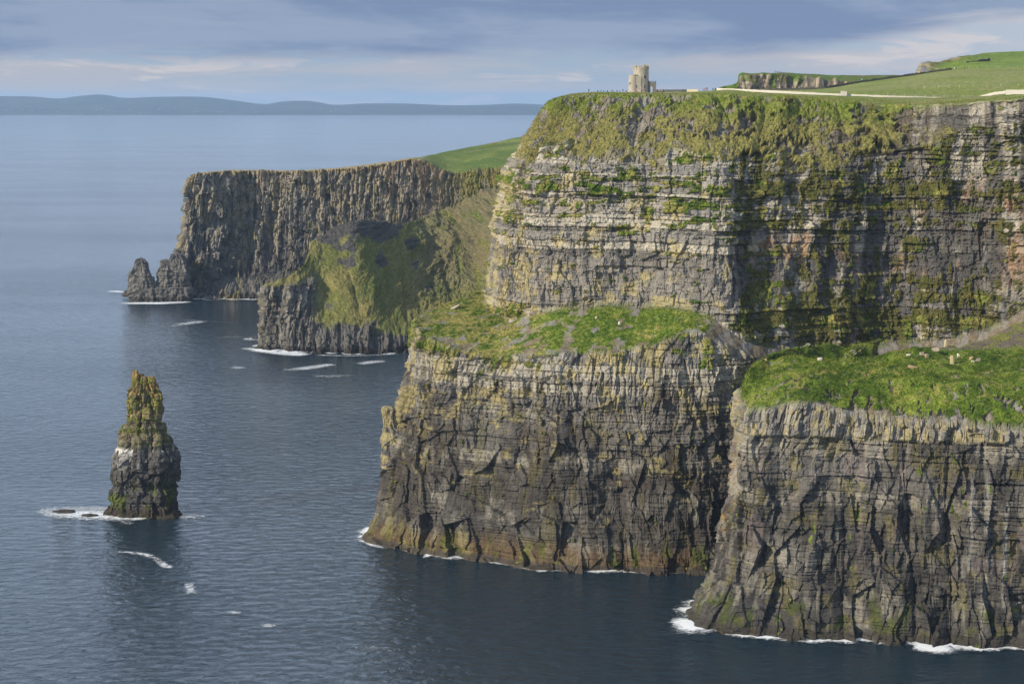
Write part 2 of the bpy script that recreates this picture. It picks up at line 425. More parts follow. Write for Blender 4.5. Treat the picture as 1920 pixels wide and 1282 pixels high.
# sill and wave-cut notch near the water
dL += 1.0 * ss(9, 5, Zc + 3 * (fb2(S / 9, S * 0, 61, 3) - .5)) + 1.0 * ss(3, 1, Zc)
thn = np.floor((Zc + .012 * S) / .9 + 1.2 * vn2(S / 40, Zc / 12, 605)); thin = hsh(thn, seed=606) - .5
thinb = hsh(np.floor(S / (3 + 5 * (thin + .5)) + thin * 40), thn, seed=607) - .5
zb_ = Zc + .012 * S - 3 + 2.0 * (fb2(S / 25, S * 0, 609, 3) - .5)
gband = ss(106, 108, zb_) * ss(129, 127, zb_); massive = np.maximum(gband, .8 * ss(.5, .65, vn2(Zc / 11, Zc * 0 + S / 150, 608)))
dU = (but - .55) * 2.2 + (bt2 - .55) * .9 + fa2 * .8 + fa1 * 1.0 + (fbm - .5) * .8 + bk1 * 1.8 + bk2 * 1.3 * massive + bk3 * .7
dU += ((hdU - .5) * 1.6 + (h2U - .5) * 1.3 * (.4 + hdU) - (1 - gpU) * 0.6) * (1 - .7 * gband) - .8 * gband - .6 * ss(.3, 0, edU) * hdU + (thin * .8 + thinb * .9) * (1 - .75 * massive)
# deep vertical gullies in the alcove wall
for si, wd, dp in ((1405, 10, 5), (1480, 6, 2.5), (1655, 14, 6), (1790, 7, 3), (1905, 6, 3)):
    xg = (si - 960) / F_PX * 850 * 1.0
    dU -= dp * np.exp(-((Xc - xg + 3 * (fb2(Zc / 14, S * 0, si, 3) - .5)) / wd) ** 2)
# turf slope above: folds and slumps
nt = fb2(S / 22 + .15 * Zc / 10, Zc / 45, 71, 3, .5); fold = np.sqrt(np.abs(2 * nt - 1) + .004)
nt2 = fb2(S / 7, Zc / 7, 72, 4, .55)
dT = (fold - .5) * 4.0 + (nt2 - .5) * 3.6 + (fb2(S / 1.6, Zc / 1.4, 73, 3, .6) - .5) * 1.5
dTer = (fb2(S / 9, G[..., 1].astype(f32) / 7, 81, 3) - .5) * 2.4 + (fb2(Xc / 1.5, G[..., 1].astype(f32) / 1.2, 82, 3, .6) - .5) * .6
dF = (fb2(Xc / 9, G[..., 1].astype(f32) / 9, 91, 4) - .5) * .7
# rock outcrops inside the top slope
outc = fb2(S / 13, Zc / 7, 95, 4, .55)
rightrock = ss(1640, 1790, (Xc / G[..., 1].astype(f32)) * F_PX + 960) # grey rock wall reaching the lip at the far right
rocktop = np.clip(.85 * ss(.60, .63, fb2(S / 4.5, Zc / 3, 98, 5, .6)) + ss(.64, .69, outc) + ss(.25, .04, J - 8) * ss(.50, .56, outc) * .8 + .8 * ss(.56, .60, fb2(S / 5, Zc / 2.5, 96, 4, .6)) * ss(.45, .55, outc) + rightrock * ss(.30, .44, outc + .1), 0, 1) * (1 - flat)
dT = lerp(dT, dT * .55 + dU * .8 - .8, rocktop)
d = dL * lowW + dTer * terW + dU * upW + dT * topW * (1 - flat) + dF * flat
# --- vegetation on the walls
px_ = (Xc / G[..., 1].astype(f32)) * F_PX + 960
vh = fb2(S / 10, Zc / 2.2, 101, 4, .6, rot=False)     # hanging turf along ledges
vv = fb2(S / 2.2, Zc / 9, 102, 4, .6)
band = np.zeros_like(Zc)
for zb, wb, st_ in ((101, 2.2, .16), (112, 2.5, .07), (118, 1.6, .08), (143, 2, .09), (150, 2.2, .12), (157, 3, .17), (88, 2, .1)):
    band += st_ * np.exp(-((Zc + .012 * S - zb - 3 + 2 * (vv - .5)) / wb) ** 2)
alc = ss(1345, 1400, px_)
alcz = alc * (.035 + .08 * ss(1.0, 0.2, np.abs(px_ - 1430) / 60.) + .10 * ss(130, 100, Zc) + .09 * ss(1.0, .1, np.abs(px_ - 1620) / 190.) * ss(170, 120, Zc))
vegU = ss(.635, .67, -.04 * gband + lerp(.70, .50, alc) * vh + lerp(.30, .50, alc) * vv + band + alcz + .09 * ss(145, 165, Zc))
vegL = ss(.695, .72, .5 * vh + .5 * vv + .22 * ss(72, 88, Zc) * ss(1.0, .2, np.abs(px_ - 880) / 200.) + .12 * ss(78, 88, Zc))
grass = vegL * lowW + terW + vegU * upW + topW * (1 - rocktop)
# bare rock on the terrace: back strip and the brown scar
scar = ss(.58, .66, fb2(S / 5, G[..., 1].astype(f32) / 5, 111, 4, .6) + .20 * np.exp(-((px_ - 985) / 40) ** 2) - .06 + .16 * ss(5.3, 5.0, J))
grass = np.clip(grass - terW * scar * .95 - terW * ss(7.95, 8.25, I + .5 * (vv - .5)), 0, 1)
d = d + 0.9 * grass * (upW + lowW)
# horizontal direction on the walls, true normal on slopes
Nh = Nb.copy(); wl = (lowW + upW); Nh[..., 2] *= (1 - .8 * np.clip(wl, 0, 1)); Nh /= np.linalg.norm(Nh, axis=2, keepdims=True)
G2 = G + Nh * d[..., None]
G2[..., 2] = np.where(flat > .5, G[..., 2] + d * flat, G2[..., 2])
N2 = normals(G2)
if (N2 * Nb).sum(2).mean() < 0: N2 = -N2
# --- colours
t1 = fb2(S / 18, Zc / 9, 121, 4); t2 = fb2(S / 2.5, Zc / 8, 122, 4, .6); t3 = fb2(S / 6, Zc / 5, 123, 5, .6)
cu = cmix(ROCK_M * 1.08, ROCK_P, .82 * np.clip(ss(.25, .8, tnU * .55 + h2U * .2 + t1 * .5 - .12), 0, 1))
cu = cmix(cu, ROCK_K, .75 * ss(.50, .28, hdU) * ss(.40, .62, t2 * .5 + (1 - tnU) * .4 + .06))
cu = cmix(cu, cmix(col((.165, .155, .14)), col((.25, .23, .20)), ss(.35, .65, t2)), .85 * gband)
cu = cmix(cu, cmix(LICH * 1.1, ROCK_P, ss(.4, .6, t2)), .75 * ss(106.5, 105, zb_) * ss(1345, 1250, px_))
cu = cmix(cu, LICH, .7 * ss(.58, .70, t3 + .15 * ss(1010, 930, px_) + .06 * ss(125, 100, Zc) * ss(1345, 1200, px_) - .06 * alc))
cu = cmix(cu, col((.30, .175, .09)), .7 * ss(.55, .68, t2 * .7 + t1 * .3 + .10 * ss(1640, 1900, px_)) * alc * ss(160, 150, Zc) * ss(105, 120, Zc))
cu = cmix(cu, ROCK_K * .7, .85 * alc * ss(.46, .60, fb2(S / 7, Zc / 40, 125, 3) + .14 * ss(1.0, .2, np.abs(px_ - 1650) / 110.)))  # dark streaks, plus recess shade painted into the rock around the wide gully
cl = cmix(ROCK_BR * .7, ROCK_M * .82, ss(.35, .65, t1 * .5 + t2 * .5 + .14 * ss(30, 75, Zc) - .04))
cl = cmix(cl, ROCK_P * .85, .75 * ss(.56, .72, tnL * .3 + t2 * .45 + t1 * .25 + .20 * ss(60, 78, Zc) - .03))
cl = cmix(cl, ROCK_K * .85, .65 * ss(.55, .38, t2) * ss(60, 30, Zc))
cl = cmix(cl, LICH * .95, .75 * ss(.585, .69, t3 + .22 * ss(790, 740, px_) * ss(30, 50, Zc) + .04 * ss(60, 80, Zc) - .12 * ss(50, 20, Zc)))
cl = cmix(cl, LICHY * .7, .35 * ss(.60, .70, fb2(S / 4, Zc / 14, 126, 4)))
cl = cmix(cl, BASEBR, .75 * ss(13, 4, Zc + 7 * (t3 - .5)) * ss(1345, 1290, px_))
cl = cmix(cl, ALGAE * .9, .6 * ss(.55, .64, fb2(S / 2.6, Zc / 9, 127, 4) - .03) * ss(14, 6, Zc))
cl = cmix(cl, LICHY * .9, .65 * ss(15, 5, Zc + 8 * (t1 - .5)) * ss(.42, .58, t2) * ss(1120, 900, px_))
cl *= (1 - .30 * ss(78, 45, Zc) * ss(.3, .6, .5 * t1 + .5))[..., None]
cl = cmix(cl, WETK * 1.6, .85 * ss(3.2, 1.6, Zc + 2 * (t3 - .5)))
gt = fb2(S / 6, Zc / 4 + G[..., 1].astype(f32) / 6, 131, 5, .6); g2 = fb2(S / 1.3, Zc / 1.3 + G[..., 1].astype(f32) / 2, 132, 3, .6)
gr = cmix(GRASS_D, GRASS_L, ss(.35, .65, g2 * .6 + gt * .4))
dry = ss(.42, .62, gt * .6 + g2 * .4 + .18 * topW * (1 - flat) * ss(8.95, 8.6, J) + .03 * ss(.35, .6, nt2) - .06 * ss(8.9, 8.75, J) * 0 - .16 * terW * ss(1000, 1040, px_) - .05 * flat - .02 * upW)
gr = cmix(gr, GRASS_DRY, .85 * dry)
gr = cmix(gr, col((.165, .155, .05)), .6 * topW * (1 - flat) * ss(8.98, 8.8, J))
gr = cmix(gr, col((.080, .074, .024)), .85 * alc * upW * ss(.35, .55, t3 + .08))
gr = cmix(gr, GRASS_L * .95, .6 * ss(8.55, 8.8, J) * (1 - ss(.62, .7, gt)))
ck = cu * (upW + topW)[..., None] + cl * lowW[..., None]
brown = cmix(col((.17, .135, .09)), ROCK_M, ss(.4, .6, t2))
ck = ck + terW[..., None] * brown
ck = ck / np.maximum((upW + topW + lowW + terW), .001)[..., None]
ck = cmix(ck, brown * .8, .7 * topW * (1 - rightrock * .7))
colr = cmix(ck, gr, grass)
# gravel round the tower and worn path
gy = G[..., 1].astype(f32)
grav = np.clip(ss(16, 11, np.hypot(Xc - 65.5, (gy - 955) * .6)) + ss(5, 3, np.abs(gy - 962 + .12 * (Xc - 80))) * ss(60, 66, Xc) * ss(100, 92, Xc), 0, 1) * (J > 8.95) * ss(.35, .5, fb2(Xc / 4, gy / 4, 141, 3) + .25)
colr = cmix(colr, col((.34, .30, .24)), grav); grass = grass * (1 - grav)
colr = cmix(colr, col((.24, .23, .095)), .55 * ss(8.95, 9.1, J) * ss(.35, .6, fb2(Xc / 16, gy / 10, 142, 4)))
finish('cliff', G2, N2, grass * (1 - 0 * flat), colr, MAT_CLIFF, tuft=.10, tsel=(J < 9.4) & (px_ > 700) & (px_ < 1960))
MC = bpy.data.objects['cliff']; tag(MC, kind='structure')
def plateau_z(x, y):
    m = (J[:, 0] > 8.6)
    A_ = G2[m]; dd = (A_[..., 0] - x) ** 2 + (A_[..., 1] - y) ** 2
    return float(A_[..., 2].ravel()[dd.argmin()])
MG, MJ = G2, J
PLAT = G2[(J[:, 0] > 8.6) & (J[:, 0] < 10.8)][:, ::6].copy()
def plateau_z(x, y):
    dd = (PLAT[..., 0] - x) ** 2 + (PLAT[..., 1] - y) ** 2
    return float(PLAT[..., 2].ravel()[dd.argmin()])

# ================================================================== FRONT HEADLAND (lower right)
def fcol(w, rows, back):
    w1 = Wt(*w); p = [away(w1, 0, .5, -8), w1] + [P(*q) for q in rows]
    p.append(P(*back)); p.append(away(p[-1], 0, 25, -30)); return p
q1 = Wt(1283, 1168)[1]
h1 = fcol((1308, 1168), [(1318, 1135, q1 + 1), (1344, 1085, q1 + 5), (1366, 930, q1 + 8), (1374, 845, q1 + 10), (1392, 738, q1 + 14), (1402, 705, q1 + 20), ], (1424, 684, q1 + 30))
h0 = [away(p, 10, 32) for p in h1]; hm = [away(p, 60, 75) for p in h1]; hm[-1][2] -= 30
net = [hm, h0, h1]
def f2(w, r): 
    Yw = Wt(*w)[1]
    rows = [(w[0] + 2, w[1] - 22, Yw + 1.5), (r[0][0], r[0][1], Yw + 5), (r[1][0], r[1][1], Yw + 7), (r[2][0], r[2][1], Yw + 9), (r[3][0], r[3][1], Yw + 12), (r[4][0], r[4][1], Yw + 24)]
    net.append(fcol(w, rows, (r[5][0], r[5][1], Yw + r[5][2])))
f2((1345, 1182), [(1376, 1085), (1392, 930), (1402, 845), (1412, 765), (1428, 712), (1448, 671, 44)])
f2((1450, 1191), [(1453, 1085), (1462, 930), (1468, 845), (1492, 750), (1510, 705), (1535, 671, 48)])
f2((1600, 1196), [(1600, 1085), (1602, 930), (1604, 860), (1612, 770), (1620, 715), (1635, 664, 52)])
f2((1740, 1204), [(1740, 1090), (1740, 930), (1740, 870), (1742, 782), (1740, 715), (1728, 651, 56)])
f2((1850, 1210), [(1850, 1100), (1850, 950), (1850, 880), (1850, 792), (1846, 720), (1838, 662, 62)])
f2((1965, 1216), [(1965, 1110), (1965, 960), (1965, 890), (1962, 803), (1956, 720), (1950, 655, 72)])
f2((2230, 1235), [(2230, 1120), (2230, 970), (2230, 900), (2225, 810), (2215, 720), (2200, 640, 80)])
# let the right part run up into the scree under the wall
for k_, pp in ((-4, (1745, 676, 785)), (-3, (1862, 634, 800)), (-2, (1940, 592, 795)), (-1, (2180, 575, 785))):
    net[k_][-1] = P(*pp)
G, I, J, S = loft(net, [1.0, .5] + [.27] * 6 + [1.0], [1.0, .27, .27, .27, .27, .27, .27, .27, .5])
Nb = normals(G)
if Nb[Nb.shape[0] // 3, Nb.shape[1] // 2, 1] > 0: Nb = -Nb
Zc = G[..., 2].astype(f32); Xc = G[..., 0].astype(f32); Yc = G[..., 1].astype(f32); px_ = Xc / Yc * F_PX + 960
lowW = 1 - ss(5.85, 6.1, J); terW = ss(5.85, 6.1, J)
kL, fL, thL, hdL, tnL, h2L, edL, gpL = beds(S, Zc, tabL, 0.01, 4)
wp = 6 * (fb2(S / 22, Zc / 40, 221, 3) - .5)
n = vn2((S + wp) / 13, Zc / 95, 222); but = np.sqrt(np.abs(2 * n - 1) + .002)
n = vn2((S + wp) / 5.0, Zc / 24, 223); bt2 = np.sqrt(np.abs(2 * n - 1) + .002)
fa1, e1 = facets(S + wp * .6, Zc, 8.5, 17.0, 231, 1.7)
fa2, e2 = facets(S + wp * .3 - .2 * Zc, Zc, 3.6, 6.2, 241, 1.7)
fbm = fb2(S / 2.6, Zc / 2.0, 251, 4, .6)
capz = ss(69, 71, Zc + 1.5 * (fb2(S / 15, S * 0, 252, 2) - .5)) * lowW      # pale sandstone cap with joints
lowz = ss(66, 30, Zc)
bk1 = blocks(S + wp, Zc, 8, 18, 611); bk2 = blocks(S, Zc, 3.2, 6.5, 612); bk3 = blocks(S, Zc, 1.4, 1.8, 613); lam = vn2(S / 14, Zc / .55, 614) - .5
dL = (but - .55) * 3.4 + (bt2 - .55) * .9 + (fa1 * 2.8 * (.5 + .5 * lowz) + fa2 * .9) * (.55 + .45 * ss(1370, 1450, px_)) + (fbm - .5) * .8 + bk1 * 2.0 + (bk2 * 1.1 + bk3 * .45) * (.35 + .65 * ss(45, 68, Zc)) + lam * .6
dL += (h2L - .5) * 1.2 + (hdL - .5) * 1.6 * (1 - .4 * lowz) - (1 - gpL) * .6 * (1 - .4 * lowz)
jn = (S + 4.5 * (fb2(S / 6, Zc / 14, 255, 3) - .5)) / 3.3; jid = np.floor(jn); jf = np.abs(jn - jid - .5) * 2
dC = 1.4 + blocks(S, Zc, 5, 9, 258) * 2.6 + blocks(S, Zc, 1.7, 5, 259) * 1.5 + (hsh(jid, np.floor(Zc / 7.5), seed=256) - .5) * .8 - .5 * ss(.80, 1.0, jf) + (fbm - .5) * .9 + (but - .55) * 3 + fa2 * .8
dL = lerp(dL, dC, capz)
dL += 1.6 * ss(11, 7, Zc + 4 * (fb2(S / 8, S * 0, 261, 3) - .5)) + 1.0 * ss(3, 1, Zc)
dT = (fb2(S / 10, Yc / 9, 281, 3) - .5) * 4.4 + (fb2(Xc / 1.5, Yc / 1.2, 282, 3, .6) - .5) * .6
vv = fb2(S / 2.4, Zc / 6, 202, 4, .6)
scar = ss(.55, .62, fb2(S / 3, Yc / 2.5, 211, 4, .6) + .42 * ss(6.02 + .75 * ss(.3, .8, fb2(S / 8, S * 0, 212, 4, .6)), 5.9, J) * ss(1960, 1850, px_) * ss(1500, 1560, px_) * ss(1900, 1800, px_) - .12 + .03 * ss(7.6, 6.5, J))
dT = dT + scar * (-1.0 + (bt2 - .5) * 2.0)
grass = np.clip(terW * (1 - scar) + lowW * ss(.785, .80, vv + .12 * ss(62, 75, Zc) * ss(1480, 1380, px_) + .03 * ss(1, 0, np.abs(Zc - 50) / 20)), 0, 1)
d = dL * lowW + dT * terW
Nh = Nb.copy(); Nh[..., 2] *= (1 - .8 * lowW); Nh /= np.linalg.norm(Nh, axis=2, keepdims=True)
G2 = G + Nh * d[..., None]; N2 = normals(G2)
if (N2 * Nb).sum(2).mean() < 0: N2 = -N2
t1 = fb2(S / 16, Zc / 10, 321, 4); t2 = fb2(S / 2.3, Zc / 9, 322, 4, .6); t3 = fb2(S / 4.5, Zc / 6, 323, 5, .6)
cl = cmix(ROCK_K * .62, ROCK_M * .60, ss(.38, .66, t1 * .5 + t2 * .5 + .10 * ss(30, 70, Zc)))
cl = cmix(cl, ROCK_P * .75, .55 * ss(.56, .72, tnL * .25 + t2 * .5 + t1 * .25 + .10 * ss(45, 70, Zc) + .16 * ss(1440, 1380, px_) * ss(20, 40, Zc)))
cl = cmix(cl, LICHY * .75, .45 * ss(.56, .68, t3 + .01 + .05 * ss(55, 65, Zc)))
cl = cmix(cl, col((.27, .22, .20)), .35 * ss(.60, .70, fb2(S / 5, Zc / 12, 324, 4)) * ss(75, 60, Zc) * ss(15, 30, Zc))
for gx in (1868, 1905, 1838):
    cl = cmix(cl, GUANO * .7, .55 * np.exp(-((px_ - gx - 4 * (fb2(Zc / 8, S * 0, gx, 3) - .5)) / 4.5) ** 2) * ss(.40, .55, t2) * ss(62, 55, Zc) * ss(8, 20, Zc))
cc_ = cmix(ROCK_P * .62, ROCK_M * .9, ss(.35, .65, hsh(jid, np.floor(Zc / 7.5), seed=266) * .4 + t2 * .6))
cc_ = cmix(cc_, LICH * .85, .7 * ss(.52, .62, fb2(S / 2.2, Zc / 4, 327, 4) + .05 * ss(76, 70, Zc)))
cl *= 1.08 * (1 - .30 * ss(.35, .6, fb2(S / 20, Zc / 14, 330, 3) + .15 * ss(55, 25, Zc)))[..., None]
cl = cmix(cl, cc_, capz)
cl = cmix(cl, ORANGE * .7, .6 * ss(.60, .68, fb2(S / 1.5, Zc / 2.0, 329, 3)) * ss(1400, 1350, px_) * ss(25, 40, Zc))
cl = cmix(cl, ALGAE * .5, .6 * ss(.54, .66, fb2(S / 4, Zc / 5, 328, 4)) * ss(18, 8, Zc))
cl = cmix(cl, WETK * 1.2, .85 * ss(4.5, 2.0, Zc + 2 * (t3 - .5)))
gt = fb2(S / 6, Yc / 4, 331, 5, .6); g2 = fb2(S / 1.1, Yc / 1.1 + Zc / 1.3, 332, 3, .6)
gr = cmix(GRASS_D * 1.0, GRASS_L * .95, ss(.35, .68, g2 * .6 + gt * .4)); gr = cmix(gr, GRASS_L * 1.1, .7 * ss(.50, .62, fb2(S / 14, Yc / 8, 333, 4)))
gr = cmix(gr, GRASS_D * .75, .7 * ss(.52, .62, fb2(S / 7, Yc / 5, 334, 4)))
gr = cmix(gr, GRASS_DRY, .6 * ss(.54, .68, gt * .55 + g2 * .45 + .10 * ss(8.1, 8.5, J) - .02))
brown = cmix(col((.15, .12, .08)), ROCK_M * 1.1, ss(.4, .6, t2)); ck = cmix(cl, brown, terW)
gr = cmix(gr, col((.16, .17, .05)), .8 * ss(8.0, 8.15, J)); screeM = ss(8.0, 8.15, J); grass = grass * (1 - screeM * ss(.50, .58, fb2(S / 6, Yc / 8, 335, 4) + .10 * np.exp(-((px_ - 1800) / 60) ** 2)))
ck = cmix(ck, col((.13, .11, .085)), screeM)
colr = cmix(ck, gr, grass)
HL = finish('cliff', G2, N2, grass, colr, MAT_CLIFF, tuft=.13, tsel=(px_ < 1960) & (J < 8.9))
tag(HL, kind='structure')
H2G, H2J = G2, J

# ================================================================== sea stack and rock pinnacles
def rock_col(S, Zl, seed, dark=0.0, lich=1.0):
    t1 = fb2(S / 5, Zl / 8, seed, 4); t2 = fb2(S / 1.5, Zl / 5, seed + 1, 4, .6); t3 = fb2(S / 2.5, Zl / 3, seed + 2, 4, .6)
    c = cmix(ROCK_K, ROCK_M, ss(.35, .65, t1 * .5 + t2 * .5)); return c, t1, t2, t3
def pinnacle(name, secs, mat, seed, res=.3, depth=.8, amp=1.0, colf=None, rot=0.0, parent=None):
    """secs: list of (z, cx, cy, rx) bottom to top; closed rings round a leaning axis, jointed and bedded"""
    A = np.array(secs, dtype=np.float64); z = A[:, 0]
    nz = max(8, int((z[-1] - z[0]) / res)); zz = np.linspace(z[0], z[-1], nz)
    cx = np.interp(zz, z, A[:, 1]); cy = np.interp(zz, z, A[:, 2]); r = np.interp(zz, z, A[:, 3]); 
    dp = np.interp(zz, z, A[:, 4]) if A.shape[1] > 4 else r * depth
    rm = r.max(); nt = max(16, int(2 * math.pi * rm / res)); th = np.linspace(0, 2 * math.pi, nt + 1)
    T, Zg = np.meshgrid(th, zz); T = T.astype(f32); Zg = Zg.astype(f32)
    ct, st = np.cos(T), np.sin(T)
    # squarish plan
    q = (np.abs(ct) ** 3.2 + np.abs(st) ** 3.2) ** (-1 / 3.2)
    # periodic noise: sample on a cylinder with two 2-D sheets
    Sx = ct * rm; Sy = st * rm
    Sa = Sx * 1.0 + Sy * .73; Sb = Sy - Sx * .61
    wp = 2 * (fb2(Sa / 6, Zg / 12, seed, 3) - .5)
    n = vn2((Sa + wp) / 3.6, Sb / 3.6 + Zg / 60, seed + 1); b1 = np.sqrt(np.abs(2 * n - 1) + .002) - .55
    ix, iy, dx, dy, e = worley((Sa + Sb * .4) / 2.6, Zg / 4.5 + Sb / 6, seed + 2)
    fc = hsh(ix, iy, seed=seed + 3) - .5 + dx * .6 * (hsh(ix, iy, seed=seed + 4) - .5)
    bedk = np.floor(Zg / 2.1 + hsh(np.floor(Zg / 6.3), seed=seed) * 1.3); bd = (hsh(bedk, seed=seed + 6) - .5) * 1.3
    sm = fb2(Sa / 1.6, Zg / 1.2 + Sb / 1.7, seed + 7, 3, .6) - .5
    base = np.minimum(1, r / 3.0)[:, None]
    bl = blocks(Sa, Zg + .3 * Sb, 3.4, 7.5, seed + 8); bl2 = blocks(Sb, Zg, 1.7, 2.4, seed + 9)
    d = amp * base * (1.0 * b1 + 1.6 * fc + .9 * bd + .8 * sm + 2.4 * bl + 1.2 * bl2)
    Xg = cx[:, None] + ct * q * np.maximum(r[:, None] * .95 + d, .15)
    Yg = cy[:, None] + st * q * np.maximum(dp[:, None] + d, .15)
    G = np.stack([Xg, Yg, Zg], -1)
    top = np.zeros((1, nt + 1, 3)); top[0, :, 0] = cx[-1]; top[0, :, 1] = cy[-1]; top[0, :, 2] = zz[-1] + .25 * r[-1]
    G = np.concatenate([G, top]); nv = nz + 1
    Zf = np.vstack([Zg, Zg[-1:]]); Sf = np.vstack([Sa, Sa[-1:]]); Sg = np.vstack([Sb, Sb[-1:]])
    c, gs = colf(G, Sf, Zf, Sg)
    mk = np.zeros((nv, nt + 1, 3), dtype=f32); mk[..., 0] = gs
    return mesh_obj(name, G, grid_quads(nv, nt + 1), mat, {'tone': c, 'mask': mk}, parent, smooth=False)
def join(objs, name):
    vs, qs, cs, ms = [], [], [], []; off = 0
    for o in objs:
        me = o.data; nvv = len(me.vertices); v = np.empty(nvv * 3, f32); me.vertices.foreach_get('co', v); vs.append(v.reshape(-1, 3))
        q = np.empty(len(me.loops), np.int32); me.loops.foreach_get('vertex_index', q); qs.append(q.reshape(-1, 4) + off); off += nvv
        for nm, L in (('tone', cs), ('mask', ms)):
            c4 = np.empty(nvv * 4, f32); me.attributes[nm].data.foreach_get('color', c4); L.append(c4.reshape(-1, 4)[:, :3])
        mat = me.materials[0]; bpy.data.objects.remove(o)
    return mesh_obj(name, np.vstack(vs), np.vstack(qs), mat, {'tone': np.vstack(cs), 'mask': np.vstack(ms)}, smooth=False)
base = Wt(272, 968); Ys = base[1] + 7
def sx(px, py, Yd=Ys): p = P(px, py, Yd); return p
def sec(py, xl, xr, dpt, Yd=Ys):
    a_, b_ = P(xl, py, Yd), P(xr, py, Yd); return (a_[2], (a_[0] + b_[0]) / 2, Yd, (b_[0] - a_[0]) / 2, dpt)
def stackcol(G, S, Z, Sb):
    c, t1, t2, t3 = rock_col(S, Z + Sb, 401)
    c = cmix(c, col((.22, .185, .10)), .75 * ss(.30, .60, t1 + .25 * ss(30, 40, Z) - .1) * ss(27, 33, Z))
    c = cmix(c, col((.33, .25, .10)), .55 * ss(.50, .62, t2 * .6 + t3 * .4 + .16 * ss(42, 62, Z) - .02) * ss(32, 38, Z))
    c = cmix(c, ORANGE * .7, .5 * ss(.53, .62, t3 + .12 * ss(50, 66, Z)) * ss(40, 55, Z))
    c = cmix(c, GRASS_OL * .7, .45 * ss(.50, .6, fb2(S / 2.4, Z / 3, 405, 4) + .02) * ss(28, 36, Z))
    gl = (G[..., 0] < base[0] + 1).astype(f32)
    c = cmix(c, GUANO, .9 * ss(.50, .58, t2 * .5 + fb2(S / 1.4, Z / 1.2, 406, 4, .6) * .5 + .13 * gl * ss(5, -3, G[..., 0] - base[0] + 6) - .05) * ss(21, 23, Z) * ss(33, 31, Z) * (.1 + .9 * gl + .5 * ss(28, 29.5, Z)).clip(0, 1))
    c = cmix(c, ROCK_K * .7, .6 * ss(31, 28, Z)); c = cmix(c, ROCK_K * .75, .8 * ss(24, 19, Z) * (1 - .3 * gl)); c = c * (.75 + .5 * vn2(S / 20, Z / .8, 409))[..., None]
    c = cmix(c, ALGAE * .8, .7 * ss(.52, .60, fb2(S / 2, Z / 8, 407, 3)) * ss(20, 8, Z))
    c = cmix(c, col((.045, .034, .026)), .8 * ss(6.5, 3.5, Z + 2 * (t3 - .5)))
    gs = ss(.56, .62, fb2(S / 3, Z / 2.5, 408, 4, .6) + .10 * np.exp(-((Z - 53) / 2.0) ** 2)) * ss(30, 40, Z)
    return cmix(c, GRASS_OL * .8, gs), gs
ms = [sec(990, 212, 338, 12), sec(958, 214, 332, 11), sec(940, 214, 330, 10.5), sec(905, 217, 327, 9.5), sec(898, 213, 331, 10.5), sec(855, 213, 334, 10.5), sec(838, 223, 325, 9.5), sec(826, 234, 318, 8.8), sec(815, 238, 309, 7.5), sec(790, 242, 302, 6.5), sec(760, 246, 299, 6.0), sec(742, 248, 298, 5.4), sec(726, 251, 291, 4.6), sec(716, 256, 284, 2.6)]
parts = [pinnacle('rock', ms, MAT_CLIFF, 411, .22, amp=1.05, colf=stackcol)]
for (x0, x1, yb, yt, dy_, r2) in ((248, 262, 775, 694, 0, 1.9), (256, 272, 770, 701, 2.5, 2.2), (262, 276, 765, 706, -1.5, 1.8), (274, 293, 790, 706, 0, 2.6), (240, 250, 815, 740, -1, 1.7), (282, 303, 830, 738, -3, 3.4), (219, 234, 870, 806, -2, 2.0), (226, 250, 860, 795, -5, 3.0), (240, 266, 830, 748, -4.5, 3.0), (262, 284, 860, 764, -5.5, 3.2), (300, 315, 860, 792, -2, 2.6), (312, 327, 870, 832, 0, 2.2), (246, 270, 880, 818, -8, 3.4), (284, 306, 885, 815, -7.5, 3.2), (322, 336, 900, 852, -2, 2.6), (211, 228, 905, 850, -2, 2.8)):
    Yd = Ys + dy_
    wq = x1 - x0; lean = ((x0 * 7) % 5 - 2) * .05 * wq; a_ = sec(yb, x0 - 2, x1 + 2, r2 * 1.3, Yd); m_ = sec((yb + yt) / 2, x0, x1, r2 * 1.1, Yd); b_ = sec(yt + .10 * (yb - yt), x0 + .08 * wq + lean, x1 - .08 * wq + lean, r2 * .9, Yd); b2 = sec(yt, x0 + .16 * wq + lean, x1 - .22 * wq + lean, r2 * .6, Yd)
    parts.append(pinnacle('rock', [a_, m_, b_, b2], MAT_CLIFF, int(x0 * 3 + yb), .25, amp=.55, colf=stackcol))
# tilted skirt ledges at the water
parts.append(pinnacle('rock', [sec(966, 196, 262, 5, Ys - 2), sec(956, 198, 250, 4, Ys - 2), sec(951, 205, 240, 2, Ys - 2)], MAT_CLIFF, 433, .3, amp=.5, colf=stackcol))
parts.append(pinnacle('rock', [sec(984, 270, 343, 6, Ys - 7), sec(966, 276, 338, 5, Ys - 7), sec(958, 285, 330, 3, Ys - 7)], MAT_CLIFF, 437, .3, amp=.6, colf=stackcol))
st_o = join(parts, 'sea_stack'); tag(st_o, 'tall isolated sea stack with orange lichen spires and white bird-stained waist', 'sea stack')

# nub spire at the left corner of the main cliff
def nubcol(G, S, Z, Sb):
    c, t1, t2, t3 = rock_col(S, Z, 441); c = cmix(c, LICH, .8 * ss(.35, .6, t3 + .15 * ss(45, 58, Z))); return c, np.zeros_like(S)
Yn = Y1 + 5
nb = pinnacle('rock_spire', [sec(880, 716, 775, 5, Yn), sec(822, 717, 765, 4, Yn), sec(800, 719, 742, 2.2, Yn), sec(780, 719, 738, 2.0, Yn), sec(766, 716, 738, 2.0, Yn), sec(762, 720, 734, 1.2, Yn)], MAT_CLIFF, 443, .25, amp=.5, colf=nubcol)
tag(nb, 'small yellow knobbed rock spire sticking up from the cliff\'s left corner', 'rock spire')

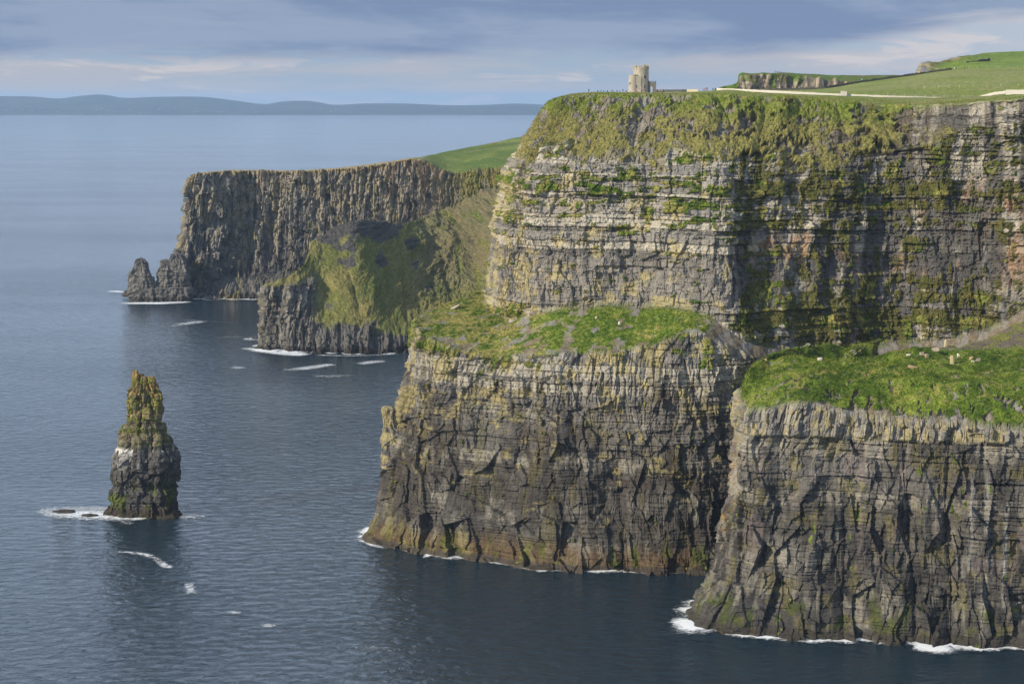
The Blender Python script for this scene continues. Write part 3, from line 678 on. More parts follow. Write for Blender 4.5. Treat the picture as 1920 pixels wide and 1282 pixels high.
# ================================================================== MIDDLE HEADLAND (green ridge)
def generic_rock(S, Zc, seed, k=1.0, bed=1.0, butt=1.0, wide=16):
    wp = 6 * (fb2(S / 30, Zc / 50, seed, 3) - .5)
    n = vn2((S + wp) / wide, Zc / 160, seed + 1); b1 = np.sqrt(np.abs(2 * n - 1) + .002) - .55
    n = vn2((S + wp) / (wide * .4), Zc / 60, seed + 2); b2 = np.sqrt(np.abs(2 * n - 1) + .002) - .55
    f1, _ = facets(S + wp, Zc, 8, 16, seed + 3, 1.2); f2_, _ = facets(S, Zc, 3.5, 6, seed + 4, 1.2)
    fb = fb2(S / 4, Zc / 3, seed + 5, 4, .6) - .5
    return butt * (4.4 * b1 + 2.2 * b2) + k * (3 * f1 + 1.6 * f2_ + 1.4 * fb + 3.0 * blocks(S + wp, Zc, 9, 22, seed + 6) + 2.2 * blocks(S, Zc, 3.5, 9, seed + 7))
def mcol(w, r2, r3, r4, r5, dz=45):
    w1 = Wt(*w); p = [away(w1, 0, 1, -8), w1, P(*r2), P(*r3), P(*r4), P(*r5)]
    p.append(away(p[-1], 0, 60, -dz)); return p
ym = Wt(489, 655)[1]
m1 = mcol((488, 655), (492, 605, ym + 4), (496, 550, ym + 8), (500, 533, ym + 14), (503, 528, ym + 24))
m0 = [away(p, 20, 60, 0) for p in m1]; mm = [away(p, 120, 130) for p in m1]
net = [mm, m0, m1]
net.append(mcol((548, 659), (550, 605, ym + 5), (556, 560, ym + 14), (562, 524, ym + 28), (560, 508, ym + 40)))
net.append(mcol((600, 662), (600, 606, ym + 4), (604, 560, ym + 32), (600, 495, ym + 62), (594, 446, ym + 88)))
net.append(mcol((665, 664), (665, 612, ym + 3), (668, 560, ym + 28), (665, 490, ym + 65), (660, 413, ym + 105)))
net.append(mcol((765, 662), (765, 628, ym + 5), (765, 570, ym + 62), (765, 490, ym + 118), (750, 418, ym + 160)))
net.append(mcol((880, 655), (880, 620, ym + 10), (880, 540, ym + 115), (870, 450, ym + 175), (830, 392, ym + 220)))
net.append(mcol((990, 650), (990, 610, ym + 10), (980, 520, ym + 70), (960, 430, ym + 130), (930, 350, ym + 230)))
net.append(mcol((1150, 640), (1150, 600, ym + 10), (1140, 500, ym + 70), (1120, 420, ym + 130), (1090, 330, ym + 250)))
G, I, J, S = loft(net, [3, 1] + [.55] * 6 + [2], [2, .5, .5, .5, .5, 1.0])
Nb = normals(G)
if Nb[Nb.shape[0] // 3, Nb.shape[1] // 2, 1] > 0: Nb = -Nb
Zc = G[..., 2].astype(f32); Xc = G[..., 0].astype(f32); Yc = G[..., 1].astype(f32); px_ = Xc / Yc * F_PX + 960
left = ss(4.1, 3.4, I)
rockw = np.clip((1 - ss(1.85, 2.15, J + .5 * (fb2(S / 12, Zc / 12, 501, 3) - .5))) + left * (1 - ss(3.6, 4.0, J)), 0, 1)
caprock = ss(.40, .50, fb2(S / 16, Zc / 10, 502, 4) - .27 + .50 * np.exp(-(((px_ - 655) / 95) ** 2 + ((Zc - 88) / 13.5) ** 2)))
brn = ss(760, 840, px_) * ss(2.8, 3.6, J) * ss(.38, .52, fb2(S / 8, Zc / 10, 503, 4) + .05)
r_ = np.clip(rockw + caprock * (1 - rockw) + .75 * brn * (1 - rockw), 0, 1)
rib = fb2((S + .3 * Zc) / 34, Zc / 160, 504, 2); ribs = (np.abs(2 * rib - 1) ** .8) * 7 - 2
d = rockw * (generic_rock(S, Zc, 510, 1.0) ) + (1 - rockw) * ribs * ss(2, 2.7, J) * (1 - ss(4.6, 5, J)) + (1 - rockw) * ((fb2(S / 14, Zc / 14, 511, 5, .6) - .5) * 7 + ss(740, 800, px_) * (fb2(S / 9, Zc / 5, 513, 5, .65) - .5) * 8) + r_ * (fb2(S / 10, Zc / 2.2, 512, 4, .6) - .5) * 3.5
Nh = Nb.copy(); Nh[..., 2] *= .5; Nh /= np.linalg.norm(Nh, axis=2, keepdims=True)
G2 = G + Nh * d[..., None]; N2 = normals(G2)
if (N2 * Nb).sum(2).mean() < 0: N2 = -N2
t1 = fb2(S / 20, Zc / 14, 521, 4); t2 = fb2(S / 4, Zc / 12, 522, 4, .6); t3 = fb2(S / 5, Zc / 5, 523, 4, .6)
cr = cmix(ROCK_K * .8, ROCK_M * .85, ss(.38, .62, t1 * .4 + t2 * .6))
cr = cmix(cr, LICH * .7, .6 * ss(.56, .66, t3 + .04 * (Zc > 45)) * ss(560, 500, px_)); cr = cmix(cr, ROCK_P * .75, .5 * ss(.58, .68, t2) * ss(640, 560, px_))
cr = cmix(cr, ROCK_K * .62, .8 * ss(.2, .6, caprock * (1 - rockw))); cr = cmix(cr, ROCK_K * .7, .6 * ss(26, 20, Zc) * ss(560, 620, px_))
cr = cmix(cr, col((.15, .125, .07)), brn * (1 - rockw)); cr = cmix(cr, WETK, .8 * ss(4, 2, Zc))
g_ = cmix(GRASS_OL * .68, GRASS_DRY * .72, ss(.38, .62, t1 * .5 + t3 * .5 + .08 * ss(700, 600, px_) * ss(70, 40, Zc))); g_ = cmix(g_, GRASS_L * .6, .5 * ss(.48, .6, fb2(S / 24, Zc / 16, 524, 4) + .02))
g_ = cmix(g_, GRASS_D * .9, .4 * ss(.46, .6, fb2(S / 25, Zc / 20, 525, 4)))
g_ = cmix(g_, col((.15, .145, .055)), np.full(S.shape, .35, f32))
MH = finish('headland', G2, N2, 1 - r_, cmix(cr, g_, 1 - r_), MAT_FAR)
tag(MH, kind='structure')

# ================================================================== FAR HEADLAND
net = []
yf = Wt(360, 560)[1]
def fc(w, mids, top, back, b2):
    w1 = Wt(*w); p = [away(w1, 0, 1, -8), w1] + [P(*q) for q in mids] + [P(*top), P(*back)]; p.append(np.array(b2, dtype=float)); return p
f1 = fc((312, 563), [(316, 520, yf + 8), (345, 440, yf + 14), (356, 345, yf + 18)], (366, 326, yf + 20), (372, 325, yf + 45), P(380, 338, yf + 90))
f0 = [away(p, 35, 70, -2) for p in f1]; fm = [away(p, 230, 240, -6) for p in f1]
net = [fm, f0, f1]
net.append(fc((375, 560), [(378, 520, yf + 10), (392, 440, yf + 16), (400, 345, yf + 20)], (405, 322, yf + 24), (410, 321, yf + 60), P(420, 340, yf + 110)))
net.append(fc((450, 560), [(452, 520, yf + 30), (455, 440, yf + 42), (458, 345, yf + 46)], (460, 320, yf + 50), (465, 319, yf + 90), P(470, 340, yf + 140)))
net.append(fc((560, 559), [(560, 520, yf + 20), (562, 440, yf + 38), (564, 345, yf + 42)], (566, 320, yf + 46), (566, 318.5, yf + 90), P(570, 340, yf + 140)))
net.append(fc((680, 558), [(680, 510, yf + 10), (682, 430, yf + 30), (684, 345, yf + 34)], (686, 311, yf + 38), (686, 309.5, yf + 90), P(690, 330, yf + 150)))
net.append(fc((770, 556), [(770, 500, yf + 0), (772, 420, yf + 20), (774, 330, yf + 28)], (776, 298, yf + 34), (776, 296, yf + 90), P(780, 320, yf + 150)))
net.append(fc((845, 552), [(845, 480, yf - 30), (845, 400, yf + 0), (848, 352, yf + 6)], (850, 322, yf + 12), (846, 282, yf + 150), P(850, 300, yf + 300)))
net.append(fc((925, 548), [(925, 470, yf - 60), (925, 400, yf - 20), (925, 345, yf - 10)], (928, 314, yf + 0), (915, 268, yf + 180), P(920, 290, yf + 340)))
net.append(fc((1010, 545), [(1010, 470, yf - 90), (1010, 400, yf - 40), (1010, 340, yf - 20)], (1010, 305, yf - 10), (995, 253, yf + 200), P(1000, 275, yf + 360)))
net.append(fc((1200, 545), [(1200, 470, yf - 140), (1200, 400, yf - 90), (1200, 340, yf - 60)], (1200, 290, yf - 40), (1180, 230, yf + 180), P(1180, 260, yf + 360)))
G, I, J, S = loft(net, [4, 1] + [.6] * 8 + [3], [2, .55, .55, .55, .55, .8, 3])
Nb = normals(G)
if Nb[Nb.shape[0] // 3, Nb.shape[1] // 2, 1] > 0: Nb = -Nb
Zc = G[..., 2].astype(f32); Xc = G[..., 0].astype(f32); Yc = G[..., 1].astype(f32); px_ = Xc / Yc * F_PX + 960
wallw = 1 - ss(4.92, 5.05, J)
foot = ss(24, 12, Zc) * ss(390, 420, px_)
rw = generic_rock(S + 10 * (fb2(S / 40, Zc / 30, 609, 3) - .5), Zc, 610, 1.4, butt=1.0, wide=15)
streak = fb2(S / 2.2, Zc / 50, 611, 3, .6); rw = rw + (np.sqrt(np.abs(2 * streak - 1)) - .5) * 4
rw = rw * (1 - .6 * foot) + foot * (8 + 5 * (fb2(S / 4, Zc / 4, 612, 3, .6) - .5))
steep = ss(7.6, 8.6, I)
slump = (fb2(S / 14, Zc / 10, 613, 5, .6) - .5) * 10
d = wallw * lerp(rw, rw * .5 + slump, steep) + (1 - wallw) * (fb2(Xc / 30, Yc / 30, 614, 3) - .5) * 2
Nh = Nb.copy(); Nh[..., 2] *= (1 - .8 * wallw); Nh /= np.linalg.norm(Nh, axis=2, keepdims=True)
G2 = G + Nh * d[..., None]; N2 = normals(G2)
if (N2 * Nb).sum(2).mean() < 0: N2 = -N2
t1 = fb2(S / 25, Zc / 20, 621, 4); t2 = fb2(S / 3, Zc / 40, 622, 4, .6); t3 = fb2(S / 7, Zc / 8, 623, 5, .6)
cr = cmix(ROCK_K * .85, ROCK_M * 1.0, ss(.36, .62, t1 * .3 + t2 * .7 + .10 * ss(30, 100, Zc) - .03))
cr = cmix(cr, col((.27, .235, .17)), .8 * ss(.48, .62, t2 * .8 + .2 * t3 + .14 * ss(60, 112, Zc) - .02))
cr = cmix(cr, col((.23, .115, .06)), .6 * ss(.60, .68, fb2(S / 2.4, Zc / 25, 624, 3)) * ss(700, 760, px_))
cr = cmix(cr, col((.29, .225, .13)), .85 * ss(4.62, 4.86, J + .45 * (t2 - .5)) * (1 - steep * .5))
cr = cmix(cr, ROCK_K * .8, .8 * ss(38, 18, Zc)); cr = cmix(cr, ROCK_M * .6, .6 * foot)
gs = (1 - wallw) * ss(6.6, 7.6, I + .5 * (t3 - .5)) + wallw * np.clip(ss(.54, .64, t3 + .20 * ss(6.9, 8.2, I) - .03 * ss(50, 30, Zc)), 0, 1) * (.4 + .6 * steep)
flatc = cmix(col((.085, .13, .02)), col((.15, .19, .035)), ss(.3, .7, fb2(Xc / 30, Yc / 25, 631, 4)))
flatc = cmix(flatc, col((.23, .20, .10)), .5 * ss(.55, .68, fb2(Xc / 60, Yc / 12, 632, 4)))
g_ = cmix(flatc, cmix(GRASS_OL * .8, GRASS_DRY * .6, ss(.4, .6, t3)), wallw)
cr = cmix(cr, col((.14, .12, .075)), steep * .6)
cr = cmix(cr, col((.26, .22, .12)), (1 - wallw) * .9)
cr = cmix(cr, WETK, .8 * ss(5, 2, Zc))
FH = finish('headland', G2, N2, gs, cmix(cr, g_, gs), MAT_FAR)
tag(FH, kind='structure')

# far pinnacles at its tip and the ledge they stand on
def farcol(G, S, Z, Sb):
    c, t1, t2, t3 = rock_col(S / 2, Z / 2, 641); c = cmix(c * .85, WETK * 1.3, .7 * ss(6, 3, Z)); return c, np.zeros_like(S)
Yp = Wt(290, 566)[1] + 14
def join_p(lst, name): return join(lst, name)
o = join([pinnacle('r', [sec(548, 240, 294, 13, Yp), sec(533, 242, 291, 11, Yp), sec(515, 244, 284, 9, Yp), sec(500, 250, 278, 6.5, Yp), sec(490, 256, 273, 4, Yp), sec(485, 259, 268, 2, Yp)], MAT_FAR, 643, .5, amp=.9, colf=farcol),
          pinnacle('r', [sec(500, 262, 268, 1.5, Yp), sec(486, 263, 267, .9, Yp), sec(482, 264, 266, .5, Yp)], MAT_FAR, 645, .3, amp=.4, colf=farcol)], 'sea_stack')
tag(o, 'dark pointed sea stack beyond the tip of the far headland', 'sea stack')
o = join([pinnacle('r', [sec(552, 288, 330, 12, Yp + 4), sec(530, 292, 330, 10, Yp + 4), sec(505, 298, 330, 8, Yp + 4), sec(489, 302, 322, 5, Yp + 4), sec(487, 306, 318, 2, Yp + 4)], MAT_FAR, 647, .5, amp=.9, colf=farcol),
          pinnacle('r', [sec(552, 310, 355, 14, Yp + 8), sec(520, 316, 356, 12, Yp + 8), sec(490, 320, 352, 9, Yp + 8), sec(476, 322, 340, 5, Yp + 8)], MAT_FAR, 648, .5, amp=.9, colf=farcol)], 'rock_pinnacle')
tag(o, 'stepped dark rock pinnacle leaning on the foot of the far headland', 'rock pinnacle')
o = join([pinnacle('r', [sec(572, 238, 320, 16, Yp), sec(556, 240, 318, 15, Yp), sec(540, 243, 316, 14, Yp), sec(537, 248, 312, 9, Yp)], MAT_FAR, 649, .5, amp=.9, colf=farcol),
          pinnacle('r', [sec(572, 300, 362, 18, Yp + 4), sec(550, 304, 362, 16, Yp + 4), sec(538, 308, 358, 12, Yp + 4)], MAT_FAR, 651, .5, amp=1.0, colf=farcol),
          pinnacle('r', [sec(556, 228, 246, 4, Yp + 20), sec(545, 233, 244, 3, Yp + 20)], MAT_FAR, 652, .5, amp=.6, colf=farcol)], 'rock_ledge')
tag(o, 'flat dark wave-washed rock ledge under the far stacks', 'rock ledge')
# boulder beach at the far headland's foot and wet rocks in the surf
EXTRA = []

# ================================================================== FIELDS AND CLIFF BEYOND THE TOWER
def surf(name, net, ru, rv, colf, disp, mat=MAT_FAR):
    G, I, J, S = loft(net, ru, rv); Nb = normals(G)
    if Nb[..., 2].mean() < 0: Nb = -Nb
    G2 = G + Nb * disp(G, I, J, S)[..., None]
    c, g = colf(G, I, J, S)
    mk = np.zeros(G.shape, dtype=f32); mk[..., 0] = g
    o = mesh_obj(name, G2, grid_quads(*G.shape[:2]), mat, {'tone': c, 'mask': mk}); tag(o, kind='structure'); return o, G2
FIELD = [(1330, 172.5, 1130), (1440, 170, 1150), (1540, 166.5, 1160), (1640, 151, 1180), (1700, 143, 1190), (1786, 130.5, 1200), (1850, 127.5, 1210), (1930, 125, 1220), (2200, 116, 1240)]
net = []
for i, (x, y, Yd) in enumerate(FIELD):
    crest = P(x, y, Yd)
    ybot = np.interp(x, [1330, 1440, 1600, 1820, 1900, 2200], [172, 172.5, 180, 184, 178, 172])
    front = P(x, ybot + 1.5, 955); front[2] -= .6
    mid = P(x, (ybot * .62 + y * .38), 1010 + .0 * x)
    bk = away(crest, 20, 60, -8)
    net.append([away(front, 0, -30, -3), front, mid, P(x, ybot * .28 + y * .72, 1090), crest, bk])
def fieldcol(G, I, J, S):
    X_, Y_ = G[..., 0].astype(f32), G[..., 1].astype(f32)
    a_ = fb2(X_ / 25, Y_ / 30, 701, 5, .55); b_ = fb2(X_ / 60, Y_ / 4, 702, 3)
    c = cmix(col((.175, .215, .040)), col((.225, .255, .060)), ss(.3, .7, a_)); c = cmix(c, col((.23, .225, .09)), .7 * ss(.45, .62, b_ * .5 + a_ * .5 + .10 * ss(1.8, 1.2, J)))
    return c, np.ones_like(X_)
net = [[np.array((p[0] - 3, p[1], -8.0)) for p in net[0]], [away(p, -.4, 0, -.3) for p in net[0]]] + net
FO, FG = surf('grassland', net, 2.0, 2.0, fieldcol, lambda G, I, J, S: (fb2(G[..., 0].astype(f32) / 30, G[..., 1].astype(f32) / 30, 705, 3) - .5) * .8)
# upper field and its rocky seaward edge
top = [(1716, 139, 1330), (1724, 121, 1332), (1738, 116, 1340), (1752, 116, 1345), (1770, 113, 1355), (1790, 107, 1370), (1812, 104, 1375), (1826, 103, 1380), (1845, 99.5, 1400), (1880, 97.5, 1420), (1930, 95.5, 1430), (2200, 90, 1450)]
net = []
for (x, y, Yd) in top:
    base_y = np.interp(x, [1716, 1786, 1850, 1930, 2200], [145, 137, 133, 130, 122])
    net.append([P(x + 2, base_y + 6, 1235), P(x + 1, base_y * .85 + y * .15, 1262), P(x, base_y * .3 + y * .7, Yd - 35), P(x, y, Yd), P(x + 14, y + 5, Yd + 60)])
net[0] = [p * np.array((1, 1, 1)) for p in net[0]]
net = [[away(p, -1.0, 14, -26) for p in net[0]]] + net
def upcol(G, I, J, S):
    X_, Y_, Z_ = (G[..., k].astype(f32) for k in range(3)); px = X_ / Y_ * F_PX + 960
    a_ = fb2(X_ / 10, Y_ / 12, 711, 4); b_ = fb2(X_ / 4, Z_ / 3, 712, 4)
    c = cmix(col((.135, .20, .030)), col((.18, .245, .040)), ss(.3, .7, a_))
    edge = ss(1832, 1770, px) * ss(1.9, 2.7, J) + ss(1765, 1735, px)
    pathc = cmix(col((.30, .23, .15)), GRASS_OL * .8, ss(.40, .55, b_ + .08 * ss(2.9, 2.2, J)))
    c = cmix(c, pathc, np.clip(edge, 0, 1)); rk = ss(1742, 1728, px); c = cmix(c, cmix(col((.34, .28, .13)), ROCK_M, ss(.45, .6, b_)), rk)
    return c, 1 - rk
surf('grassland', net, 1.0, 1.0, upcol, lambda G, I, J, S: (fb2(G[..., 0].astype(f32) / 6, G[..., 1].astype(f32) / 9, 715, 4, .6) - .5) * 2.6 * ss(1860, 1780, G[..., 0].astype(f32) / G[..., 1].astype(f32) * F_PX + 960))
# distant rock wall behind the white flagstone wall
top = [(1335, 171, 173), (1352, 163, 173), (1383, 153.5, 173), (1386, 139.5, 173), (1410, 138.5, 172), (1430, 137, 172), (1500, 138, 171), (1560, 141, 170), (1620, 141, 168), (1700, 141, 160), (1745, 142, 156)]
net = []
for i, (x, y, yb) in enumerate(top):
    Yd = 1480 + .10 * (x - 1380)
    ywt = y + (1.5 if x < 1440 else min(14, (x - 1440) * .085)) if x >= 1383 else y + 2
    net.append([away(P(x, yb + 6, Yd - 12), 0, 0, -P(x, yb + 6, Yd - 12)[2] - 8), P(x, yb, Yd - 4), P(x, ywt, Yd), P(x, y, Yd + 25 + (40 if x > 1440 else 0)), P(x + 3, y + 4, Yd + 140)])
net = [[np.array((p[0] - 45, p[1] + 90, -8.0)) for p in net[0]], [away(p, -30, 60, -22 if p[2] > 0 else 0) for p in net[0]]] + net
def dcol(G, I, J, S):
    X_, Y_, Z_ = (G[..., k].astype(f32) for k in range(3)); px = X_ / Y_ * F_PX + 960
    t = fb2(S / 3, Z_ / 12, 721, 4, .6); u = fb2(S / 8, Z_ / 5, 722, 4)
    c = cmix(col((.12, .105, .085)), col((.36, .30, .21)), ss(.36, .62, t)); c = cmix(c, col((.30, .20, .12)), .5 * ss(1540, 1600, px))
    g = np.clip(ss(1.93, 2.05, J) + ss(.58, .66, u) * .8 + ss(1384, 1376, px), 0, 1)
    return cmix(c, cmix(GRASS_OL * .75, GRASS_D * 1.4, ss(.4, .6, fb2(X_ / 8, Y_ / 8, 723, 3))), g), g
def ddisp(G, I, J, S):
    Z_ = G[..., 2].astype(f32); w_ = 1 - ss(1.95, 2.1, J)
    return w_ * generic_rock(S, Z_, 730, .7, butt=.7, wide=9) * .8 + (1 - w_) * (fb2(S / 9, J * 6, 731, 3) - .5) * 1.2
surf('cliff', net, .6, [4.0, .5, .6, 2.0], dcol, ddisp)

# ================================================================== FAR HILLS ACROSS THE BAY
hp = [(-700, 186), (-400, 182), (-120, 184), (0, 180), (60, 181), (110, 184.5), (145, 180), (190, 177), (225, 183), (290, 181.5), (385, 182), (440, 188.5), (500, 195), (522, 191), (575, 189), (600, 192), (620, 196), (680, 194), (760, 194), (830, 197), (900, 197), (970, 194), (1030, 197), (1100, 201), (1400, 203)]
net = []
for x, y in hp:
    s_ = Wt(x, 216.0); net.append([away(s_, 0, 0, -20), s_, P(x, 216 - (216 - y) * .45, s_[1] + 900), P(x, y, s_[1] + 2600), away(P(x, y, s_[1] + 2600), 0, 1500, -60)])
def hcol(G, I, J, S):
    X_, Y_ = G[..., 0].astype(f32), G[..., 1].astype(f32); a_ = fb2(X_ / 300, Y_ / 200, 741, 4)
    return cmix(col((.022, .036, .040)), col((.045, .06, .055)), ss(.4, .6, a_)), np.ones_like(X_)
G, I, J, S = loft(net, 60, 50); c_, g_ = hcol(G, I, J, S); mk = np.zeros(G.shape, dtype=f32); mk[..., 0] = 1
G_HILL = G.copy()
MAT_HILL = terrain_mat('far hills', fine=.01)
tag(mesh_obj('hills', G, grid_quads(*G.shape[:2]), MAT_HILL, {'tone': c_, 'mask': mk}), kind='structure')

# ================================================================== WATER
m, t, b, o = new_mat('sea water')
pos = t.new('ShaderNodeTexCoord').outputs['Object']
b.inputs['Base Color'].default_value = (.013, .027, .040, 1); b.inputs['Roughness'].default_value = .07
b.inputs['IOR'].default_value = 1.33; b.inputs['Specular IOR Level'].default_value = .5
wa = t.noise(t.scale(pos, (1, .75, 1)), .085, 3, .5); wb = t.noise(t.scale(pos, (.72, 1, 1), (5, 9, 0)), .21, 4, .58, .6); wc = t.noise(t.scale(pos, (1, .8, 1)), 1.5, 5, .65, .2)
hgt = t.math('ADD', t.math('MULTIPLY', wa, 1.0), t.math('ADD', t.math('MULTIPLY', wb, 1.9), t.math('MULTIPLY', wc, .14)))
gust = t.maprange(t.noise(t.scale(pos, (.35, 1, 1)), .0035, 4, .6), .35, .65, .62, 1.0)
bp = t.new('ShaderNodeBump', ins={'Height': hgt, 'Distance': 1.0, 'Strength': gust}); t.l.new(bp.outputs[0], b.inputs['Normal'])
# greener, milky water over the shallows in the bay
sepp = t.new('ShaderNodeSeparateXYZ', ins={0: pos})
MAT_SEA = m
V = np.array([(-30000, -800, 0), (30000, -800, 0), (30000, 60000, 0), (-30000, 60000, 0)]); 
wo = mesh_obj('water', V, np.array([[0, 1, 2, 3]]), m, smooth=False); tag(wo, kind='structure')

# foam: broken white water where the swell meets rock
def foam_mat():
    m, t, b, o = new_mat('foam')
    b.inputs['Base Color'].default_value = (.80, .83, .85, 1); b.inputs['Roughness'].default_value = .7
    pos = t.new('ShaderNodeTexCoord').outputs['Object']
    at = t.new('ShaderNodeSeparateColor', ins={0: t.new('ShaderNodeAttribute', attribute_name='tone').outputs['Color']}).outputs[0]
    n_ = t.noise(t.scale(pos, (.45, .6, 1)), .95, 8, .80, 1.2)
    v = t.math('ADD', t.math('MULTIPLY', at, 1.0), t.math('MULTIPLY', t.math('SUBTRACT', n_, .5), 2.6))
    al = t.math('MULTIPLY', t.maprange(v, .42, 1.14), .97)
    tr = t.new('ShaderNodeBsdfTransparent'); mx = t.new('ShaderNodeMixShader', ins={0: al, 1: tr.outputs[0], 2: b.outputs[0]}); t.l.new(mx.outputs[0], o.inputs['Surface'])
    return m
MAT_FOAM = foam_mat()
fv, fq, fc_ = [], [], []
def foam_strip(pts, z=.35):
    """pts: (px, py, half width in metres across, strength)"""
    p = np.array([Wt(x, y) for x, y, _, _ in pts]); trail = p[:, 1].mean() < 830 and p[:, 0].mean() < -60 and pts[0][1] > 990
    hw = np.array([q[2] * (.7 if trail else 1.25) + .5 for q in pts]); st = np.array([q[3] for q in pts])
    L = np.concatenate([[0], np.cumsum(np.linalg.norm(np.diff(p, axis=0), axis=1))]); n = max(6, int(L[-1] / 2)); tt = np.linspace(0, L[-1], n)
    c = np.stack([np.interp(tt, L, p[:, k]) for k in range(3)], 1); h = np.interp(tt, L, hw); s = np.interp(tt, L, st)
    tg = np.gradient(c, axis=0); tg /= np.linalg.norm(tg, axis=1, keepdims=True) + 1e-9; nn = np.stack([-tg[:, 1], tg[:, 0], 0 * tg[:, 0]], 1)
    if p[:, 1].mean() < 800 or max(hw) < 9: st = st * .88
    off = sum(len(v) for v in fv); nw = 7
    endf = ss(0, .12, tt / L[-1]) * ss(1, .88, tt / L[-1])
    for k in range(nw):
        a_ = -1 + 2 * k / (nw - 1)
        v = c + nn * (a_ * h)[:, None]; v[:, 2] = z; fv.append(v)
        fc_.append(np.repeat(((1 - a_ * a_) * s * endf)[:, None], 3, 1))
    idx = off + np.arange(nw * n).reshape(nw, n)
    fq.append(np.stack([idx[:-1, :-1], idx[:-1, 1:], idx[1:, 1:], idx[1:, :-1]], -1).reshape(-1, 4))
# round the stack
foam_strip([(45, 963, 4, .4), (90, 960, 12, .85), (150, 962, 16, 1.0), (210, 966, 14, 1.0), (262, 971, 9, 1.1), (290, 975, 5, .8)])
foam_strip([(60, 962, 3, .6), (130, 955, 6, .8), (200, 955, 6, .9), (240, 962, 6, 1)])
foam_strip([(330, 971, 5, .7), (372, 969, 7, .6), (405, 970, 4, .3)]); foam_strip([(225, 975, 4, .7), (250, 985, 3, .5)])
foam_strip([(190, 1035, 2, .35), (240, 1036, 4, .7), (275, 1041, 5, .8), (292, 1048, 4, .6), (305, 1058, 4, .8), (325, 1070, 5, .8)]); foam_strip([(358, 1092, 4, .7), (354, 1103, 4, .8), (362, 1116, 5, .7)])
foam_strip([(420, 1146, 3, .6), (440, 1149, 4, .7), (458, 1151, 3, .5)]); foam_strip([(480, 1172, 3, .4), (500, 1173, 5, .8), (522, 1176, 4, .4)]); foam_strip([(630, 1212, 3, .4), (700, 1216, 5, .5), (760, 1219, 3, .3)])
# main cliff foot
foam_strip([(660, 1010, 3, .5), (685, 1015, 5, .9), (702, 1024, 4, .9), (730, 1030, 2, .6)]); foam_strip([(745, 1030, 3, .7), (800, 1033, 6, .95), (850, 1042, 7, 1.0), (885, 1049, 4, .8)])
foam_strip([(880, 1050, 1.6, .9), (960, 1060, 1.6, .8), (1035, 1069, 2.2, .95), (1120, 1070, 1.6, .7), (1200, 1074, 1.8, .8), (1310, 1076, 1.5, .6)])
# front headland foot
foam_strip([(1250, 1160, 3, .7), (1275, 1163, 4, 1.0), (1290, 1174, 5, 1.05), (1330, 1182, 5, 1.0), (1350, 1185, 2, .6)]); foam_strip([(1235, 1188, 2, .3), (1290, 1184, 5, .7), (1340, 1187, 3, .5)])
foam_strip([(1362, 1188, 2, .7), (1384, 1186, 3, 1), (1430, 1192, 3.5, 1), (1480, 1192, 5, 1.1), (1540, 1196, 4, .9), (1600, 1199, 2.5, .8), (1690, 1204, 2, .6)]); foam_strip([(1690, 1205, 3, .8), (1750, 1207, 6, 1), (1800, 1214, 5, .95), (1835, 1220, 3, .7)]); foam_strip([(1835, 1213, 1.5, .6), (1925, 1219, 1.5, .6)])
# middle headland
foam_strip([(450, 637, 6, .6), (475, 636, 12, .9), (492, 633, 6, .9)]); foam_strip([(440, 653, 6, .6), (480, 655, 10, .9), (520, 661, 12, 1.0), (560, 665, 12, 1.0), (590, 667, 6, .7)]); foam_strip([(580, 666, 5, .7), (660, 668, 3, .7), (760, 664, 3, .6)])
foam_strip([(525, 696, 6, .5), (565, 692, 9, .8), (600, 687, 9, .8), (628, 682, 6, .8)]); foam_strip([(670, 684, 7, .7), (700, 679, 9, .8), (728, 677, 7, .6)]); foam_strip([(580, 705, 6, .5), (620, 706, 8, .6), (670, 704, 5, .5)]); foam_strip([(425, 691, 5, .5), (448, 690, 9, .7), (465, 689, 4, .4)])
foam_strip([(315, 614, 5, .4), (345, 608, 10, .7), (370, 604, 10, .8), (395, 603, 6, .6)]); foam_strip([(330, 600, 5, .5), (365, 601, 7, .5), (460, 607, 4, .3)]); foam_strip([(395, 635, 6, .4), (430, 632, 8, .5), (480, 634, 6, .4)])
